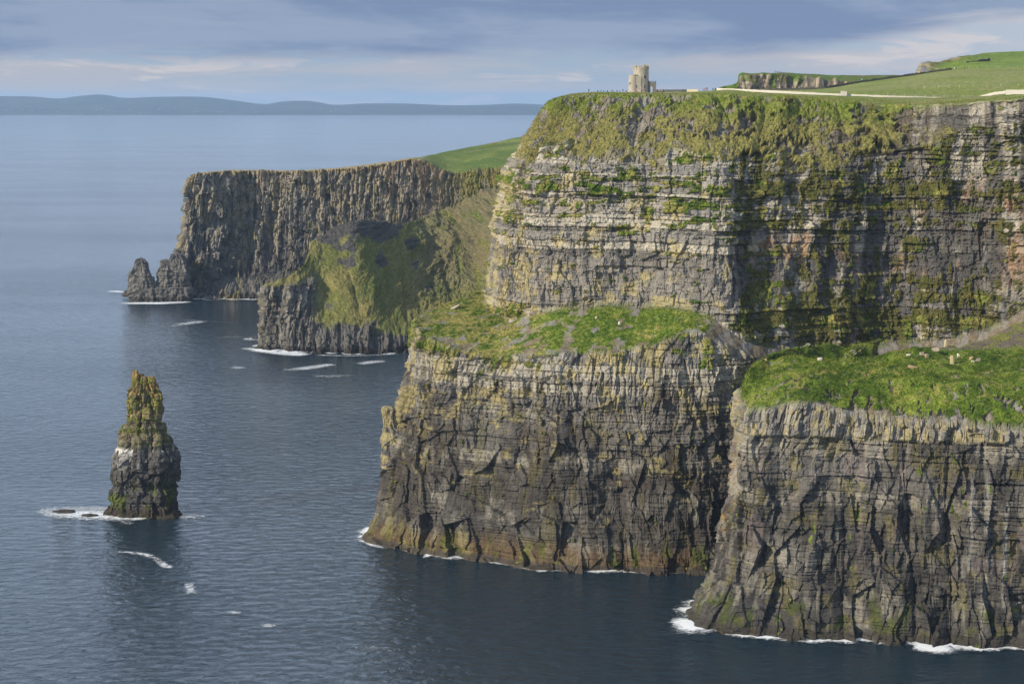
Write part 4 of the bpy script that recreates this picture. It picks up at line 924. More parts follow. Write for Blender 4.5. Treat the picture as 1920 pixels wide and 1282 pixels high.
# far headland
foam_strip([(200, 548, 8, .8), (215, 547, 10, 1), (236, 549, 6, .8)]); foam_strip([(215, 569, 8, .6), (250, 569, 12, 1), (300, 569, 12, 1.1), (345, 567, 10, .9), (365, 565, 6, .6)]); foam_strip([(370, 563, 8, .6), (430, 562, 6, .5), (460, 561, 8, .8), (490, 563, 8, .9)])
def foam_line(line, seed, out=1.2, step=3.0, wmin=1.2, wmax=5.0, x0=0, x1=1960, boost=()):
    px = line[:, 0] / line[:, 1] * F_PX + 960; l = line[(px > x0) & (px < x1)]
    if len(l) < 10: return
    L = np.concatenate([[0], np.cumsum(np.linalg.norm(np.diff(l[:, :2], axis=0), axis=1))])
    # outer envelope: smooth, then push seaward
    n = max(8, int(L[-1] / step)); tt = np.linspace(0, L[-1], n); c = np.stack([np.interp(tt, L, l[:, k]) for k in range(3)], 1)
    for _ in range(2): c[1:-1] = .25 * c[:-2] + .5 * c[1:-1] + .25 * c[2:]
    tg = np.gradient(c, axis=0); tg[:, 2] = 0; tg /= np.linalg.norm(tg, axis=1, keepdims=True) + 1e-9; nn = np.stack([tg[:, 1], -tg[:, 0], 0 * tg[:, 0]], 1)
    tf = tt.astype(f32); sN = fb2(tf / 16, tf * 0, seed, 4, .6); w_ = wmin + (wmax - wmin) * ss(.40, .75, sN); st = .12 + .98 * ss(.38, .64, sN)
    pxx = c[:, 0] / c[:, 1] * F_PX + 960
    for b0, b1, bw in boost:
        g_ = np.exp(-((pxx - b0) / b1) ** 2); w_ = w_ + g_ * bw; st = st + .5 * g_
    off = sum(len(v) for v in fv); prof = [(-1.0, 1.1), (0.0, 1.0), (.35, .75), (.7, .35), (1.0, 0.0)]
    for a_, s_ in prof:
        v = c + nn * ((w_ * a_) if a_ > 0 else (a_ * 2.5 + w_ * 0))[:, None]; v = v + nn * out * (a_ >= 0) * .5; v[:, 2] = .28 + .25 * (a_ < .5); fv.append(v); fc_.append(np.repeat((st * s_)[:, None], 3, 1))
    idx = off + np.arange(len(prof) * n).reshape(len(prof), n); fq.append(np.stack([idx[:-1, :-1], idx[:-1, 1:], idx[1:, 1:], idx[1:, :-1]], -1).reshape(-1, 4))
for i, (wl_, kw_) in enumerate(zip(WLINES, (dict(x0=660, x1=1420, boost=((700, 20, 5), (830, 45, 5))), dict(x0=1240, boost=((1310, 35, 7), (1480, 35, 3), (1770, 50, 6))), dict(x0=480, x1=800, wmax=9, step=5, boost=((510, 40, 10),)), dict(x0=300, x1=560, wmax=9, step=5, boost=((330, 40, 8),))))):
    foam_line(wl_, 900 + i, **kw_)
th_ = np.linspace(0, 2 * math.pi, 60); foam_line(np.stack([base[0] + 13.5 * np.cos(th_) + .3, Ys + 12 * np.sin(th_), 0 * th_], 1), 950, wmax=3)
fo = mesh_obj('foam', np.vstack(fv), np.vstack(fq), MAT_FOAM, {'tone': np.vstack(fc_)}); tag(fo, 'white surf foam breaking around the cliff feet and the stack', 'foam', kind='stuff')

# ================================================================== TURF TUFTS
Pp = np.concatenate([g[0] for g in GRASS_PTS]); Nn = np.concatenate([g[1] for g in GRASS_PTS]); Cc = np.concatenate([g[2] for g in GRASS_PTS])
if len(Pp) > 170000:
    k = rs.choice(len(Pp), 170000, replace=False); Pp, Nn, Cc = Pp[k], Nn[k], Cc[k]
M = len(Pp); up = Nn * .55 + np.array((0, 0, .75)); up /= np.linalg.norm(up, axis=1, keepdims=True)
tv, tcol_ = [], []
for b_ in range(4):
    an = rs.rand(M) * 2 * math.pi; side = np.stack([np.cos(an), np.sin(an), 0 * an], 1)
    L = (.3 + .55 * rs.rand(M) ** 1.5)[:, None]; wd = (.08 + .12 * rs.rand(M))[:, None]
    lean = np.stack([rs.randn(M) * .35, rs.randn(M) * .35 - .15, -0.1 + 0 * an], 1)
    p0 = Pp + (rs.rand(M, 3) - .5) * .35 - Nn * .12
    tip = p0 + (up + lean) * L
    tv.append(np.stack([p0 - side * wd, p0 + side * wd, tip], 1))
    br = (.75 + .6 * rs.rand(M, 1)); cb = Cc * br; cb[:, 0] *= (.85 + .4 * rs.rand(M)); tcol_.append(np.repeat(cb[:, None, :], 3, 1))
tv = np.concatenate(tv).reshape(-1, 3); tcol_ = np.concatenate(tcol_).reshape(-1, 3)
m, t, b, o = new_mat('turf blades')
t.l.new(t.new('ShaderNodeAttribute', attribute_name='tone').outputs['Color'], b.inputs['Base Color']); b.inputs['Roughness'].default_value = .8; b.inputs['Specular IOR Level'].default_value = .1
go = mesh_obj('grass', tv, np.arange(len(tv)).reshape(-1, 3), m, {'tone': tcol_}, smooth=False); tag(go, 'green and straw-coloured turf tufts on the ledges and slopes', 'grass', kind='stuff')
# ================================================================== HAZE
bm = bmesh.new(); bmesh.ops.create_cube(bm, size=1.0)
for v_ in bm.verts: v_.co = ((v_.co.x) * 58000, 27500 + v_.co.y * 56000 , 149 + v_.co.z * 310)
me = bpy.data.meshes.new('haze'); bm.to_mesh(me); bm.free(); hz = bpy.data.objects.new('haze', me); C.objects.link(hz); tag(hz, kind='stuff')
m = bpy.data.materials.new('haze'); m.use_nodes = True; t = N(m.node_tree); t.n.clear(); o = t.new('ShaderNodeOutputMaterial')
pv = t.new('ShaderNodeVolumePrincipled', ins={'Color': (.52, .73, 1, 1), 'Density': HAZE, 'Anisotropy': .2}); t.l.new(pv.outputs[0], o.inputs['Volume']); me.materials.append(m)
# ================================================================== SMALL THINGS
def proj(Pn):
    r = Pn - np.array((0, 0, H_EYE)); dpt = r[..., 1] * cp_ - r[..., 2] * sp_; up_ = r[..., 1] * sp_ + r[..., 2] * cp_
    return 960 + F_PX * r[..., 0] / dpt, 641 - F_PX * up_ / dpt
def on_surf(Gs, px, py, ok=None):
    a_, b_ = proj(Gs); dd = (a_ - px) ** 2 + (b_ - py) ** 2
    if ok is not None: dd = np.where(ok, dd, 1e12)
    k = dd.argmin(); return Gs.reshape(-1, 3)[k].copy()
def bm_obj(name, bm, mat, parent=None, smooth=False):
    me = bpy.data.meshes.new(name); bm.to_mesh(me); bm.free(); me.materials.append(mat)
    if smooth: me.polygons.foreach_set('use_smooth', [True] * len(me.polygons))
    o = bpy.data.objects.new(name, me); C.objects.link(o)
    if parent: o.parent = parent
    return o
def empty(name, loc, rz=0.0):
    o = bpy.data.objects.new(name, None); C.objects.link(o); o.location = loc; o.rotation_euler = (0, 0, rz); o.empty_display_size = .5; return o
def box(bm, c, s, rz=0.0, taper=1.0):
    v = []
    cr, sr = math.cos(rz), math.sin(rz)
    for dz in (-.5, .5):
        k = taper if dz > 0 else 1
        for dx, dy in ((-.5, -.5), (.5, -.5), (.5, .5), (-.5, .5)):
            x, y = dx * s[0] * k, dy * s[1] * k
            v.append(bm.verts.new((c[0] + x * cr - y * sr, c[1] + x * sr + y * cr, c[2] + dz * s[2])))
    for f in ((0, 3, 2, 1), (4, 5, 6, 7), (0, 1, 5, 4), (1, 2, 6, 5), (2, 3, 7, 6), (3, 0, 4, 7)): bm.faces.new([v[i] for i in f])
def lathe(bm, prof, n=32, c=(0, 0)):
    rings = [[bm.verts.new((c[0] + r * math.cos(2 * math.pi * i / n), c[1] + r * math.sin(2 * math.pi * i / n), z)) for i in range(n)] for r, z in prof]
    for a_, b_ in zip(rings[:-1], rings[1:]):
        for i in range(n): bm.faces.new((a_[i], a_[(i + 1) % n], b_[(i + 1) % n], b_[i]))
    bm.faces.new(rings[-1]); bm.faces.new(rings[0][::-1])

# ---- the round stone tower
m, t, b, o = new_mat('tower masonry')
pos = t.new('ShaderNodeTexCoord').outputs['Object']
br = t.noise(t.scale(pos, (1, 1, 3.2)), 1.1, 5, .7); br2 = t.noise(pos, .35, 4, .6)
cc = t.mix(t.maprange(br, .35, .65), (.25, .225, .175), (.46, .42, .33)); cc = t.mix(t.maprange(br2, .45, .65), cc, (.30, .275, .22))
t.l.new(cc, b.inputs['Base Color']); b.inputs['Roughness'].default_value = .9
bp = t.new('ShaderNodeBump', ins={'Height': br, 'Distance': .25}); t.l.new(bp.outputs[0], b.inputs['Normal'])
M_STONE = m; M_DARK = plain('window gloom', (.012, .012, .012), .9)
TY = 965.0; tb = P(1203, 173.2, TY); mpp = TY / F_PX
tw = empty('castle_tower', tb); tag(tw, 'round crenellated stone lookout tower standing on the grassy cliff top', 'tower')
def lx(px): return (px - 1203) * mpp
def lz(py): return (173.2 - py) * mpp
RT = 14.6 * mpp; cxm = lx(1201.5)
bm = bmesh.new(); lathe(bm, [(RT * 1.02, -1.5), (RT * 1.0, 3), (RT * .985, lz(131)), (RT * 1.03, lz(130.3)), (RT * 1.03, lz(128.6)), (RT * .85, lz(128.6)), (RT * .85, lz(129.5))], 40, (cxm, 0)); bm_obj('main_tower', bm, M_STONE, tw)
bm = bmesh.new(); lathe(bm, [(RT * 1.0, lz(128.6) - .1), (RT * 1.0, lz(128.6) + .15)], 40, (cxm, 0))
for k in range(14):
    a_ = 2 * math.pi * (k + .5) / 14; h_ = 1.15
    box(bm, (cxm + math.cos(a_) * RT * .96, math.sin(a_) * RT * .96, lz(128.6) + h_ / 2), (.5, 1.05, h_), a_)
bm_obj('battlement', bm, M_STONE, tw)
bm = bmesh.new(); box(bm, (cxm + RT * .55, -RT * .1, lz(128.6) + .85), (2.0, 2.0, 1.9)); bm_obj('stair_cap', bm, M_STONE, tw)
rt2 = 9.0 * mpp; ax_, ay_ = lx(1187.2), -RT * .55
bm = bmesh.new(); lathe(bm, [(rt2 * 1.03, -1.5), (rt2, 2), (rt2 * .98, lz(142.3)), (rt2 * 1.02, lz(142)), (rt2 * 1.02, lz(141.2)), (rt2 * .8, lz(141.2))], 32, (ax_, ay_)); bm_obj('side_turret', bm, M_STONE, tw)
bm = bmesh.new(); box(bm, (lx(1196.5), -RT * .62, lz(143.5) / 2 - .7), (9.5 * mpp, RT * .9, lz(143.5) + 1.4)); bm_obj('stair_block', bm, M_STONE, tw)
# gatehouse with an arch you can see through
gx0, gx1 = lx(1215), lx(1229.3); gh = lz(155.5); gw = gx1 - gx0; gd = 2.6; gy0 = -.6
gh_ = bmesh.new(); ow = 1.3; ocx = lx(1221.3)
box(gh_, ((gx0 + ocx - ow / 2) / 2, gy0, gh / 2 - .7), (ocx - ow / 2 - gx0, gd, gh + 1.4)); box(gh_, ((gx1 + ocx + ow / 2) / 2, gy0, gh / 2 - .7), (gx1 - ocx - ow / 2, gd, gh + 1.4))
box(gh_, (ocx, gy0, (gh + 3.1) / 2), (ow + .02, gd - .01, gh - 3.1)); box(gh_, (ocx - ow * .36, gy0, 2.9), (ow * .28, gd - .02, .5)); box(gh_, (ocx + ow * .36, gy0, 2.9), (ow * .28, gd - .02, .5))
M_GATE = plain('dark gatehouse stone', (.15, .14, .115), .9, .3, 1.2); go_ = bm_obj('gatehouse', gh_, M_GATE, tw)
bm = bmesh.new(); box(bm, ((gx0 + gx1) / 2, gy0 - gd / 2 + .25, gh + .08), (gw + .1, .5, .25))
for k in range(4): box(bm, (gx0 + .35 + k * (gw - .7) / 3, gy0 - gd / 2 + .25, gh + .4), (.6, .45, .8))
bm_obj('battlement', bm, M_GATE, go_)
def win(cx, cy, z, w_, h_, n_):
    e_ = empty('window', (cx, cy, z), n_); e_.parent = tw
    bm = bmesh.new(); box(bm, (0, -.03, 0), (w_, .12, h_)); bm_obj('dark_pane', bm, M_DARK, e_)  # solid near-black panel; the gloom of the window hole is its colour
    bm = bmesh.new()
    for sx_ in (-1, 1): box(bm, (sx_ * (w_ / 2 + .09), -.05, 0), (.18, .2, h_ + .3))
    box(bm, (0, -.06, h_ / 2 + .1), (w_ + .5, .22, .2)); box(bm, (0, -.07, -h_ / 2 - .1), (w_ + .5, .28, .18)); bm_obj('surround', bm, M_STONE, e_)
for px, py, w_, h_, rr, c_ in ((1208, 145, .95, 1.4, RT, (cxm, 0)), (1207.6, 163, .75, 1.3, RT, (cxm, 0)), (1180.3, 156.7, .5, .9, rt2, (ax_, ay_)), (1191.5, 162, .5, .9, rt2, (ax_, ay_))):
    s_ = max(-.93, min(.93, (lx(px) - c_[0]) / rr)); an = math.asin(s_); win(c_[0] + rr * math.sin(an), c_[1] - rr * math.cos(an), lz(py), w_, h_, an)

# ---- walls
M_FLAG = plain('pale flagstone', (.52, .49, .42), .85, .22, 1.3); M_DRY = plain('dry stone', (.085, .08, .065), .95, .5, 1.5, bump=.2); M_GREYW = plain('grey wall stone', (.20, .19, .165), .9, .3, 1.2)
def wall(name, pts, hpx, Yd, mat, label, thick=.35, slab=1.0, jit=.12, cat='wall', deep=1.3, gap=.0):
    """pts: (px, py of the wall's top, distance) along its run"""
    w_ = np.array([P(x, y, Yq if Yq else Yd) for x, y, Yq in pts]); L = np.concatenate([[0], np.cumsum(np.linalg.norm(np.diff(w_[:, :2], axis=0), axis=1))])
    n = max(1, int(L[-1] / slab)); bm = bmesh.new(); org = w_[0].copy(); h0_ = hpx * Yd / F_PX
    for k in range(n):
        s_ = (k + .5) / n * L[-1]; c_ = [np.interp(s_, L, w_[:, q]) for q in range(3)]
        s2 = min(s_ + .2, L[-1]); s1 = max(0, s_ - .2); rz = math.atan2(np.interp(s2, L, w_[:, 1]) - np.interp(s1, L, w_[:, 1]), np.interp(s2, L, w_[:, 0]) - np.interp(s1, L, w_[:, 0]))
        j = random.uniform(-jit, jit); hh = h0_ + deep
        box(bm, (c_[0] - org[0], c_[1] - org[1], c_[2] - org[2] + j - hh / 2), (L[-1] / n - gap, thick * random.uniform(.8, 1.2), hh), rz)
    o = bm_obj(name, bm, mat); o.location = org; tag(o, label, cat); return o
wall('flagstone_wall', [(1344, 165.5, 985), (1400, 167.7, 972), (1480, 171.3, 962), (1577, 176.2, 955), (1660, 179.3, 950), (1740, 182, 948), (1815, 183.7, 946)], 5.6, 960, M_FLAG, 'long pale flagstone safety wall running along the cliff top to the right of the tower', thick=.12, slab=.9, jit=.07)
bm = bmesh.new(); box(bm, (0, 0, .2), (2.9, 1.2, 2.6)); box(bm, (-.3, 0, 1.62), (1.7, 1.35, .24)); q = bm_obj('wall_pier', bm, M_FLAG); q.location = P(1582, 177.5, 953); tag(q, 'square pale stone pier breaking the middle of the long flagstone wall', 'pier')
wall('flagstone_wall', [(1886, 168.8, 884), (1940, 168.2, 880), (2040, 167.5, 876)], 7.4, 882, M_FLAG, 'short pale flagstone wall at the right edge above the rock face', thick=.14, slab=1.0, jit=.04)
wall('kerb_wall', [(1822, 183.6, 938), (1845, 178, 925), (1866, 172.6, 905), (1886, 170.6, 886)], 1.8, 900, M_FLAG, 'thin pale kerb climbing from the long wall to the short one', thick=.3, slab=1.6, jit=.08, deep=.8)
wall('boundary_wall', [(1229, 168.2, 990), (1252, 168.0, 992), (1276, 168.2, 994)], 4.6, 990, M_GREYW, 'low dark grey boundary wall just right of the tower gatehouse', thick=.5, slab=1.2, jit=.05)
wall('boundary_wall', [(1277, 168.0, 978), (1292, 167.8, 974), (1310, 167.8, 970)], 4.4, 972, plain('pale boundary stone', (.42, .37, .26), .9, .35, .8), 'pale curved boundary wall between the dark wall and the walkers in red', thick=.5, slab=1.0, jit=.06)
crest = [(x, y - 3.2, Yd - 3) for x, y, Yd in FIELD]
cx_ = np.array([c[0] for c in crest]); cy_ = np.array([c[1] for c in crest]); cY = np.array([c[2] for c in crest])
run = [(x, float(np.interp(x, cx_, cy_)), float(np.interp(x, cx_, cY))) for x in range(1545, 1786, 12)]
wall('dry_stone_wall', run, 3.6, 1180, M_DRY, 'dark dry stone wall climbing along the crest of the green field', thick=.8, slab=1.1, jit=.32, deep=1.0)
run = [(x, float(np.interp(x, [1415, 1440, 1545], [168.8, 166.4, 163.6])), 1152.) for x in range(1415, 1546, 13)]
wall('dry_stone_wall', run, 3.6, 1150, M_DRY, 'dark dry stone wall along the foot of the distant rock face', thick=.8, slab=1.1, jit=.3, deep=1.0)
run = [(1812, 116.2, 1320), (1828, 113.8, 1325), (1842, 111.6, 1330), (1856, 109.8, 1335)]
wall('dry_stone_wall', run, 3.0, 1325, M_DRY, 'short dark dry stone wall high on the bright upper field', thick=.8, slab=1.1, jit=.35, deep=4.0)

# ---- fences
M_POST = plain('weathered fence post', (.42, .39, .31), .85); M_WIRE = plain('fence wire', (.25, .25, .24), .5, metallic=.6)
def fence(label, pts, hgt, thick=.16):
    w_ = [P(*q) for q in pts]; f_ = empty('wire_fence', w_[0]); tag(f_, label, 'fence'); proto = None
    for q in w_:
        if proto is None:
            bm = bmesh.new(); box(bm, (0, 0, hgt / 2 - .4), (thick, thick, hgt + .8), 0, .8); proto = p_ = bm_obj('post', bm, M_POST, f_)
        else: p_ = proto.copy(); C.objects.link(p_); p_.parent = f_
        p_.location = q - w_[0]
    bm = bmesh.new()
    for a_, b_ in zip(w_[:-1], w_[1:]):
        for hh in (.45, .85):
            c_ = (a_ + b_) / 2 - w_[0]; dv_ = b_ - a_; L_ = np.linalg.norm(dv_[:2]); z0 = (hh * hgt)
            v_ = []
            for q in (a_ - w_[0], b_ - w_[0]):
                for dy, dz in ((-.02, -.02), (.02, -.02), (.02, .02), (-.02, .02)): v_.append(bm.verts.new((q[0], q[1] + dy, q[2] + z0 + dz)))
            for i in range(4): bm.faces.new((v_[i], v_[(i + 1) % 4], v_[4 + (i + 1) % 4], v_[4 + i]))
    bm_obj('wire', bm, M_WIRE, f_)
fence('line of pale fence posts standing behind the right part of the flagstone wall', [(1664, 180, 962), (1678, 180.6, 962), (1696, 181.2, 962), (1716, 182, 962), (1735, 182.6, 962), (1752, 183.2, 962), (1770, 183.5, 962), (1788, 183.8, 962), (1806, 184, 962), (1824, 183.6, 958)], 1.5)
fd = []
for x in (1697, 1733, 1762, 1777, 1800, 1822, 1850, 1877, 1909):
    g_ = on_surf(FG, x, np.interp(x, [1690, 1910], [168, 161])); a_, b_ = proj(g_); fd.append((float(a_), float(b_), float(g_[1])))
fence('sparse pale wire fence crossing the middle of the green field', fd, 1.5, .2)
fence('wire fence on the skyline of the green field beside the walkers', [(x, float(np.interp(x, cx_, cy_)) + 3.4, float(np.interp(x, cx_, cY)) - 2) for x in (1796, 1816, 1833, 1852, 1871, 1890, 1908, 1925)], 1.3, .18)

# ---- people: one continuous skinned body, clothing by material
def skin_mesh(name, verts, edges, radii, sub=1, root=0):
    me = bpy.data.meshes.new(name); me.from_pydata(verts, edges, []); o = bpy.data.objects.new(name, me); C.objects.link(o)
    md = o.modifiers.new('s', 'SKIN'); md.use_smooth_shade = True; s2 = o.modifiers.new('d', 'SUBSURF'); s2.levels = sub
    for i, r_ in enumerate(radii): me.skin_vertices[0].data[i].radius = r_ if isinstance(r_, tuple) else (r_, r_)
    me.skin_vertices[0].data[root].use_root = True
    bpy.context.view_layer.update(); ev = o.evaluated_get(bpy.context.evaluated_depsgraph_get()); out_ = bpy.data.meshes.new_from_object(ev); bpy.data.objects.remove(o); out_.name = name; return out_
def person_mesh(step=0.0, sit=False):
    v = [(0, 0, .95), (0, .01, 1.18), (0, 0, 1.40), (0, -.01, 1.52), (0, -.02, 1.64), (0, -.01, 1.74)]
    ed = [(0, 1), (1, 2), (2, 3), (3, 4), (4, 5)]; rd = [(.155, .11), (.16, .11), (.15, .10), (.055, .055), (.085, .10), (.06, .07)]
    for s_ in (-1, 1):
        k = len(v); sw = step * s_
        v += [(s_ * .20, 0, 1.40), (s_ * .26, -.02 - sw * .3, 1.13), (s_ * .25, -.12 - sw * .7, .93), (s_ * .25, -.15 - sw * .8, .84)]; ed += [(2, k), (k, k + 1), (k + 1, k + 2), (k + 2, k + 3)]; rd += [.07, .052, .038, .04]
        k = len(v); v += [(s_ * .10, 0, .88), (s_ * .11, -.03 + sw * .6, .49), (s_ * .12, .03 + sw * 1.1, .08), (s_ * .13, -.13 + sw * 1.1, .04)]; ed += [(0, k), (k, k + 1), (k + 1, k + 2), (k + 2, k + 3)]; rd += [.095, .065, .048, .045]
    return skin_mesh('person', v, ed, rd)
PM = [person_mesh(0.0), person_mesh(.22)]
M_SKIN = plain('skin', (.45, .28, .20), .6, .05); M_HAIR = plain('dark hair', (.03, .02, .015), .7, .1)
cloth = {}
def cmat(nm, c):
    if nm not in cloth: cloth[nm] = plain(nm + ' cloth', c, .85, .12)
    return cloth[nm]
COL = {'black': (.015, .015, .018), 'navy': (.02, .03, .07), 'red': (.50, .03, .04), 'teal': (.03, .28, .30), 'yellow': (.55, .42, .05), 'white': (.70, .70, .68), 'grey': (.12, .12, .12), 'green': (.05, .16, .06), 'pink': (.60, .25, .28), 'blue': (.10, .35, .60), 'brown': (.12, .07, .04)}
pm_cache = {}
def person(px, py, Yd, top, leg, label, group=None, pose=0, rz=0.0, h=1.0, z=None):
    key = (pose, top, leg)
    if key not in pm_cache:
        me = PM[pose].copy(); me.materials.clear()
        for mm_ in (M_SKIN, cmat(top, COL[top]), cmat(leg, COL[leg]), M_HAIR): me.materials.append(mm_)
        for f in me.polygons:
            c_ = f.center; f.material_index = 2 if (c_.z < .96 and abs(c_.x) < .21) else 1
            if c_.z > 1.50: f.material_index = 3 if (c_.z > 1.70 or c_.y > .02) else 0
            if c_.z < .90 and abs(c_.x) > .215: f.material_index = 0
        pm_cache[key] = me
    o = bpy.data.objects.new('person', pm_cache[key]); C.objects.link(o); o.location = P(px, py, Yd); o.rotation_euler = (0, 0, rz); o.scale = (h, h, h); tag(o, label, 'person', group)
    if Yd < 1000: o.location.z = max(o.location.z, plateau_z(o.location.x, o.location.y) - .03)
    if z is not None: o.location.z = z
    return o
person(1104, 174.2, 955, 'black', 'black', 'lone person in dark clothes at the cliff rim left of the tower', h=1.08)
WG = 'sightseers behind the rim left of the tower'
for i, (x, c_) in enumerate(((1121, 'black'), (1127, 'grey'), (1132, 'navy'), (1139, 'black'), (1146, 'brown'), (1149, 'black'), (1157, 'navy'), (1162, 'grey'), (1168, 'black'), (1174, 'navy'))):
    person(x, 175.3 - .6 * math.sin(i * 2.1), 978 + (i * 7) % 11, c_, 'black', 'distant dark-clad sightseer half hidden behind the rim between lone person and tower', WG, pose=i % 2, rz=i * 1.1)
person(1194.5, 174.6, 948, 'pink', 'navy', 'person in pink top standing at the foot of the side turret')
person(1203.5, 175.0, 946, 'black', 'black', 'person in black in front of the tower base', pose=1)
person(1211, 174.6, 949, 'grey', 'navy', 'person in grey top below the tower\'s lower window', rz=1)
person(1232.5, 174.8, 946, 'navy', 'black', 'person in navy at the left end of the group right of the gatehouse', pose=1, rz=.6)
person(1236, 174.9, 945, 'pink', 'navy', 'person in pink within the group right of the gatehouse')
person(1241.5, 175.2, 944, 'yellow', 'black', 'person in yellow jacket within the group right of the gatehouse', pose=1, rz=2.6)
person(1244.3, 175.2, 946, 'black', 'black', 'person in black beside the yellow jacket', h=1.05)
person(1247.6, 175.4, 943, 'teal', 'green', 'person in teal jacket at the right end of the group by the gatehouse', h=1.08)
person(1319.0, 171.6, 972, 'pink', 'grey', 'person in pink beside the walker in bright red'); person(1321.6, 171.6, 970, 'red', 'navy', 'walker in a bright red jacket near the end of the pale boundary wall', pose=1)
person(1325.5, 171.2, 976, 'black', 'black', 'tall dark figure just right of the red jacket', h=1.1); person(1336.8, 171.5, 978, 'navy', 'black', 'person in navy near the start of the flagstone wall'); person(1341.2, 171.2, 980, 'black', 'black', 'person in black touching the start of the flagstone wall', pose=1)
person(1352, 170.6, 992, 'black', 'grey', 'dark figure looking over the left part of the flagstone wall')
SG = 'three walkers on the distant headland skyline'
for x in (1453.5, 1457.2, 1462): person(x, 137.9, 1502 + .10 * 76, 'black', 'black', 'dark walker on the skyline of the distant rock headland', SG, h=1.12, pose=int(x) % 2)
person(1616, 152.8, 1172, 'blue', 'white', 'person in light blue jacket beside the dry stone wall', h=1.15)
person(1789.5, 131.6, 1196, 'white', 'grey', 'person in white on the field skyline', pose=1); person(1793, 131.8, 1196, 'black', 'black', 'person in black right beside the one in white on the field skyline', h=1.05)
person(1809, 130.9, 1198, 'navy', 'black', 'dark walker alone between pairs on the field skyline', pose=1); person(1814, 130.8, 1198, 'grey', 'grey', 'walker in grey further right on the field skyline')
person(1590, 180.4, 966, 'brown', 'black', 'dark figure behind the flagstone wall next to its square pier'); person(1897, 175.2, 892, 'navy', 'black', 'person in navy looking over the short wall at the right edge', rz=.4); person(1900, 175.2, 893, 'pink', 'grey', 'person in pink leaning over the short wall at the right edge', rz=2.9)
person(704, 309.8, 1842, 'black', 'black', 'solitary figure on the rim of the far headland', h=1.1)

# a brown cow grazing on the far pasture
cm_ = skin_mesh('cow', [(0, 0, 1.15), (.55, 0, 1.18), (-.55, 0, 1.12), (-.85, 0, 1.05), (-1.15, 0, .72), (-1.35, 0, .38), (-1.5, 0, .22)] + [q for sx_ in (.62, -.60) for sy_ in (-.24, .24) for q in ((sx_, sy_, .95), (sx_ + .06 * (1 if sx_ > 0 else 0), sy_, .48), (sx_, sy_, .04))] + [(.85, 0, 1.1), (.92, 0, .5)],
    [(0, 1), (0, 2), (2, 3), (3, 4), (4, 5), (5, 6)] + [e_ for k, r_ in ((7, 1), (10, 1), (13, 2), (16, 2)) for e_ in ((r_, k), (k, k + 1), (k + 1, k + 2))] + [(1, 19), (19, 20)],
    [(.36, .40), (.34, .36), (.33, .38), (.22, .26), (.16, .18), (.13, .14), (.09, .1)] + [.15, .08, .06] * 4 + [.06, .03])
co = bpy.data.objects.new('cow', cm_); C.objects.link(co); cm_.materials.append(plain('brown hide', (.22, .09, .03), .8, .2)); 
FHP = np.array([v.co[:] for v in FH.data.vertices][::3]); co.location = on_surf(FHP, 927, 272); co.scale = (1.3, 1.3, 1.3); tag(co, 'brown cow grazing on the sunlit pasture of the far headland', 'cow')

# ---- boulders lying on the terraces
def rock_mat(name, c, lich, amt):
    m, t, b, o = new_mat(name); pos = t.new('ShaderNodeTexCoord').outputs['Object']
    n_ = t.noise(pos, .9, 5, .65); n2_ = t.noise(pos, 2.5, 4, .7)
    cc = t.mix(t.maprange(n2_, .35, .65), tuple(q * .7 for q in c), tuple(q * 1.25 for q in c)); cc = t.mix(t.math('MULTIPLY', t.maprange(n_, .5 - amt * .2, .62 - amt * .2), amt), cc, lich)
    t.l.new(cc, b.inputs['Base Color']); b.inputs['Roughness'].default_value = .9; return m
M_B = {'orange': rock_mat('orange lichened rock', (.30, .27, .22), (.44, .25, .07), .6), 'pale': rock_mat('pale rock', (.42, .37, .31), (.40, .33, .16), .3), 'grey': rock_mat('grey rock', (.24, .225, .20), (.45, .26, .06), .35), 'yellow': rock_mat('yellow lichened rock', (.40, .34, .24), (.46, .34, .12), .5), 'white': rock_mat('whitened rock', (.55, .51, .46), (.4, .33, .2), .2)}
H2D = H2G[:, :, :]; okH = (H2J > 6.2)
def boulder(px, py, w_, h_, kind, label, Gs, ok=None, dpt=None, rz=None, sink=.3, seed=0):
    r_ = random.Random(seed * 13 + int(px)); bm = bmesh.new(); dpt = dpt or w_ * .7
    pts = []
    for _ in range(16):
        d_ = Vector((r_.gauss(0, 1), r_.gauss(0, 1), r_.gauss(0, 1))).normalized(); q_ = [max(-.62, min(.62, c)) for c in d_]
        pts.append(bm.verts.new((q_[0] * w_, q_[1] * dpt, q_[2] * h_ * 1.1)))
    res = bmesh.ops.convex_hull(bm, input=pts)
    bmesh.ops.delete(bm, geom=[g for g in res['geom_interior'] if isinstance(g, bmesh.types.BMVert)], context='VERTS')
    bmesh.ops.bevel(bm, geom=bm.edges[:], offset=.06 * min(w_, h_), segments=1, affect='EDGES')
    o = bm_obj('boulder', bm, M_B[kind]); p_ = on_surf(Gs, px, py, ok); o.location = (p_[0], p_[1], p_[2] + h_ * (.5 - sink)); o.rotation_euler = (r_.uniform(-.15, .15), r_.uniform(-.15, .15), rz if rz is not None else r_.uniform(-.3, .3)); tag(o, label, 'boulder', 'boulders on the grassy terraces'); return o
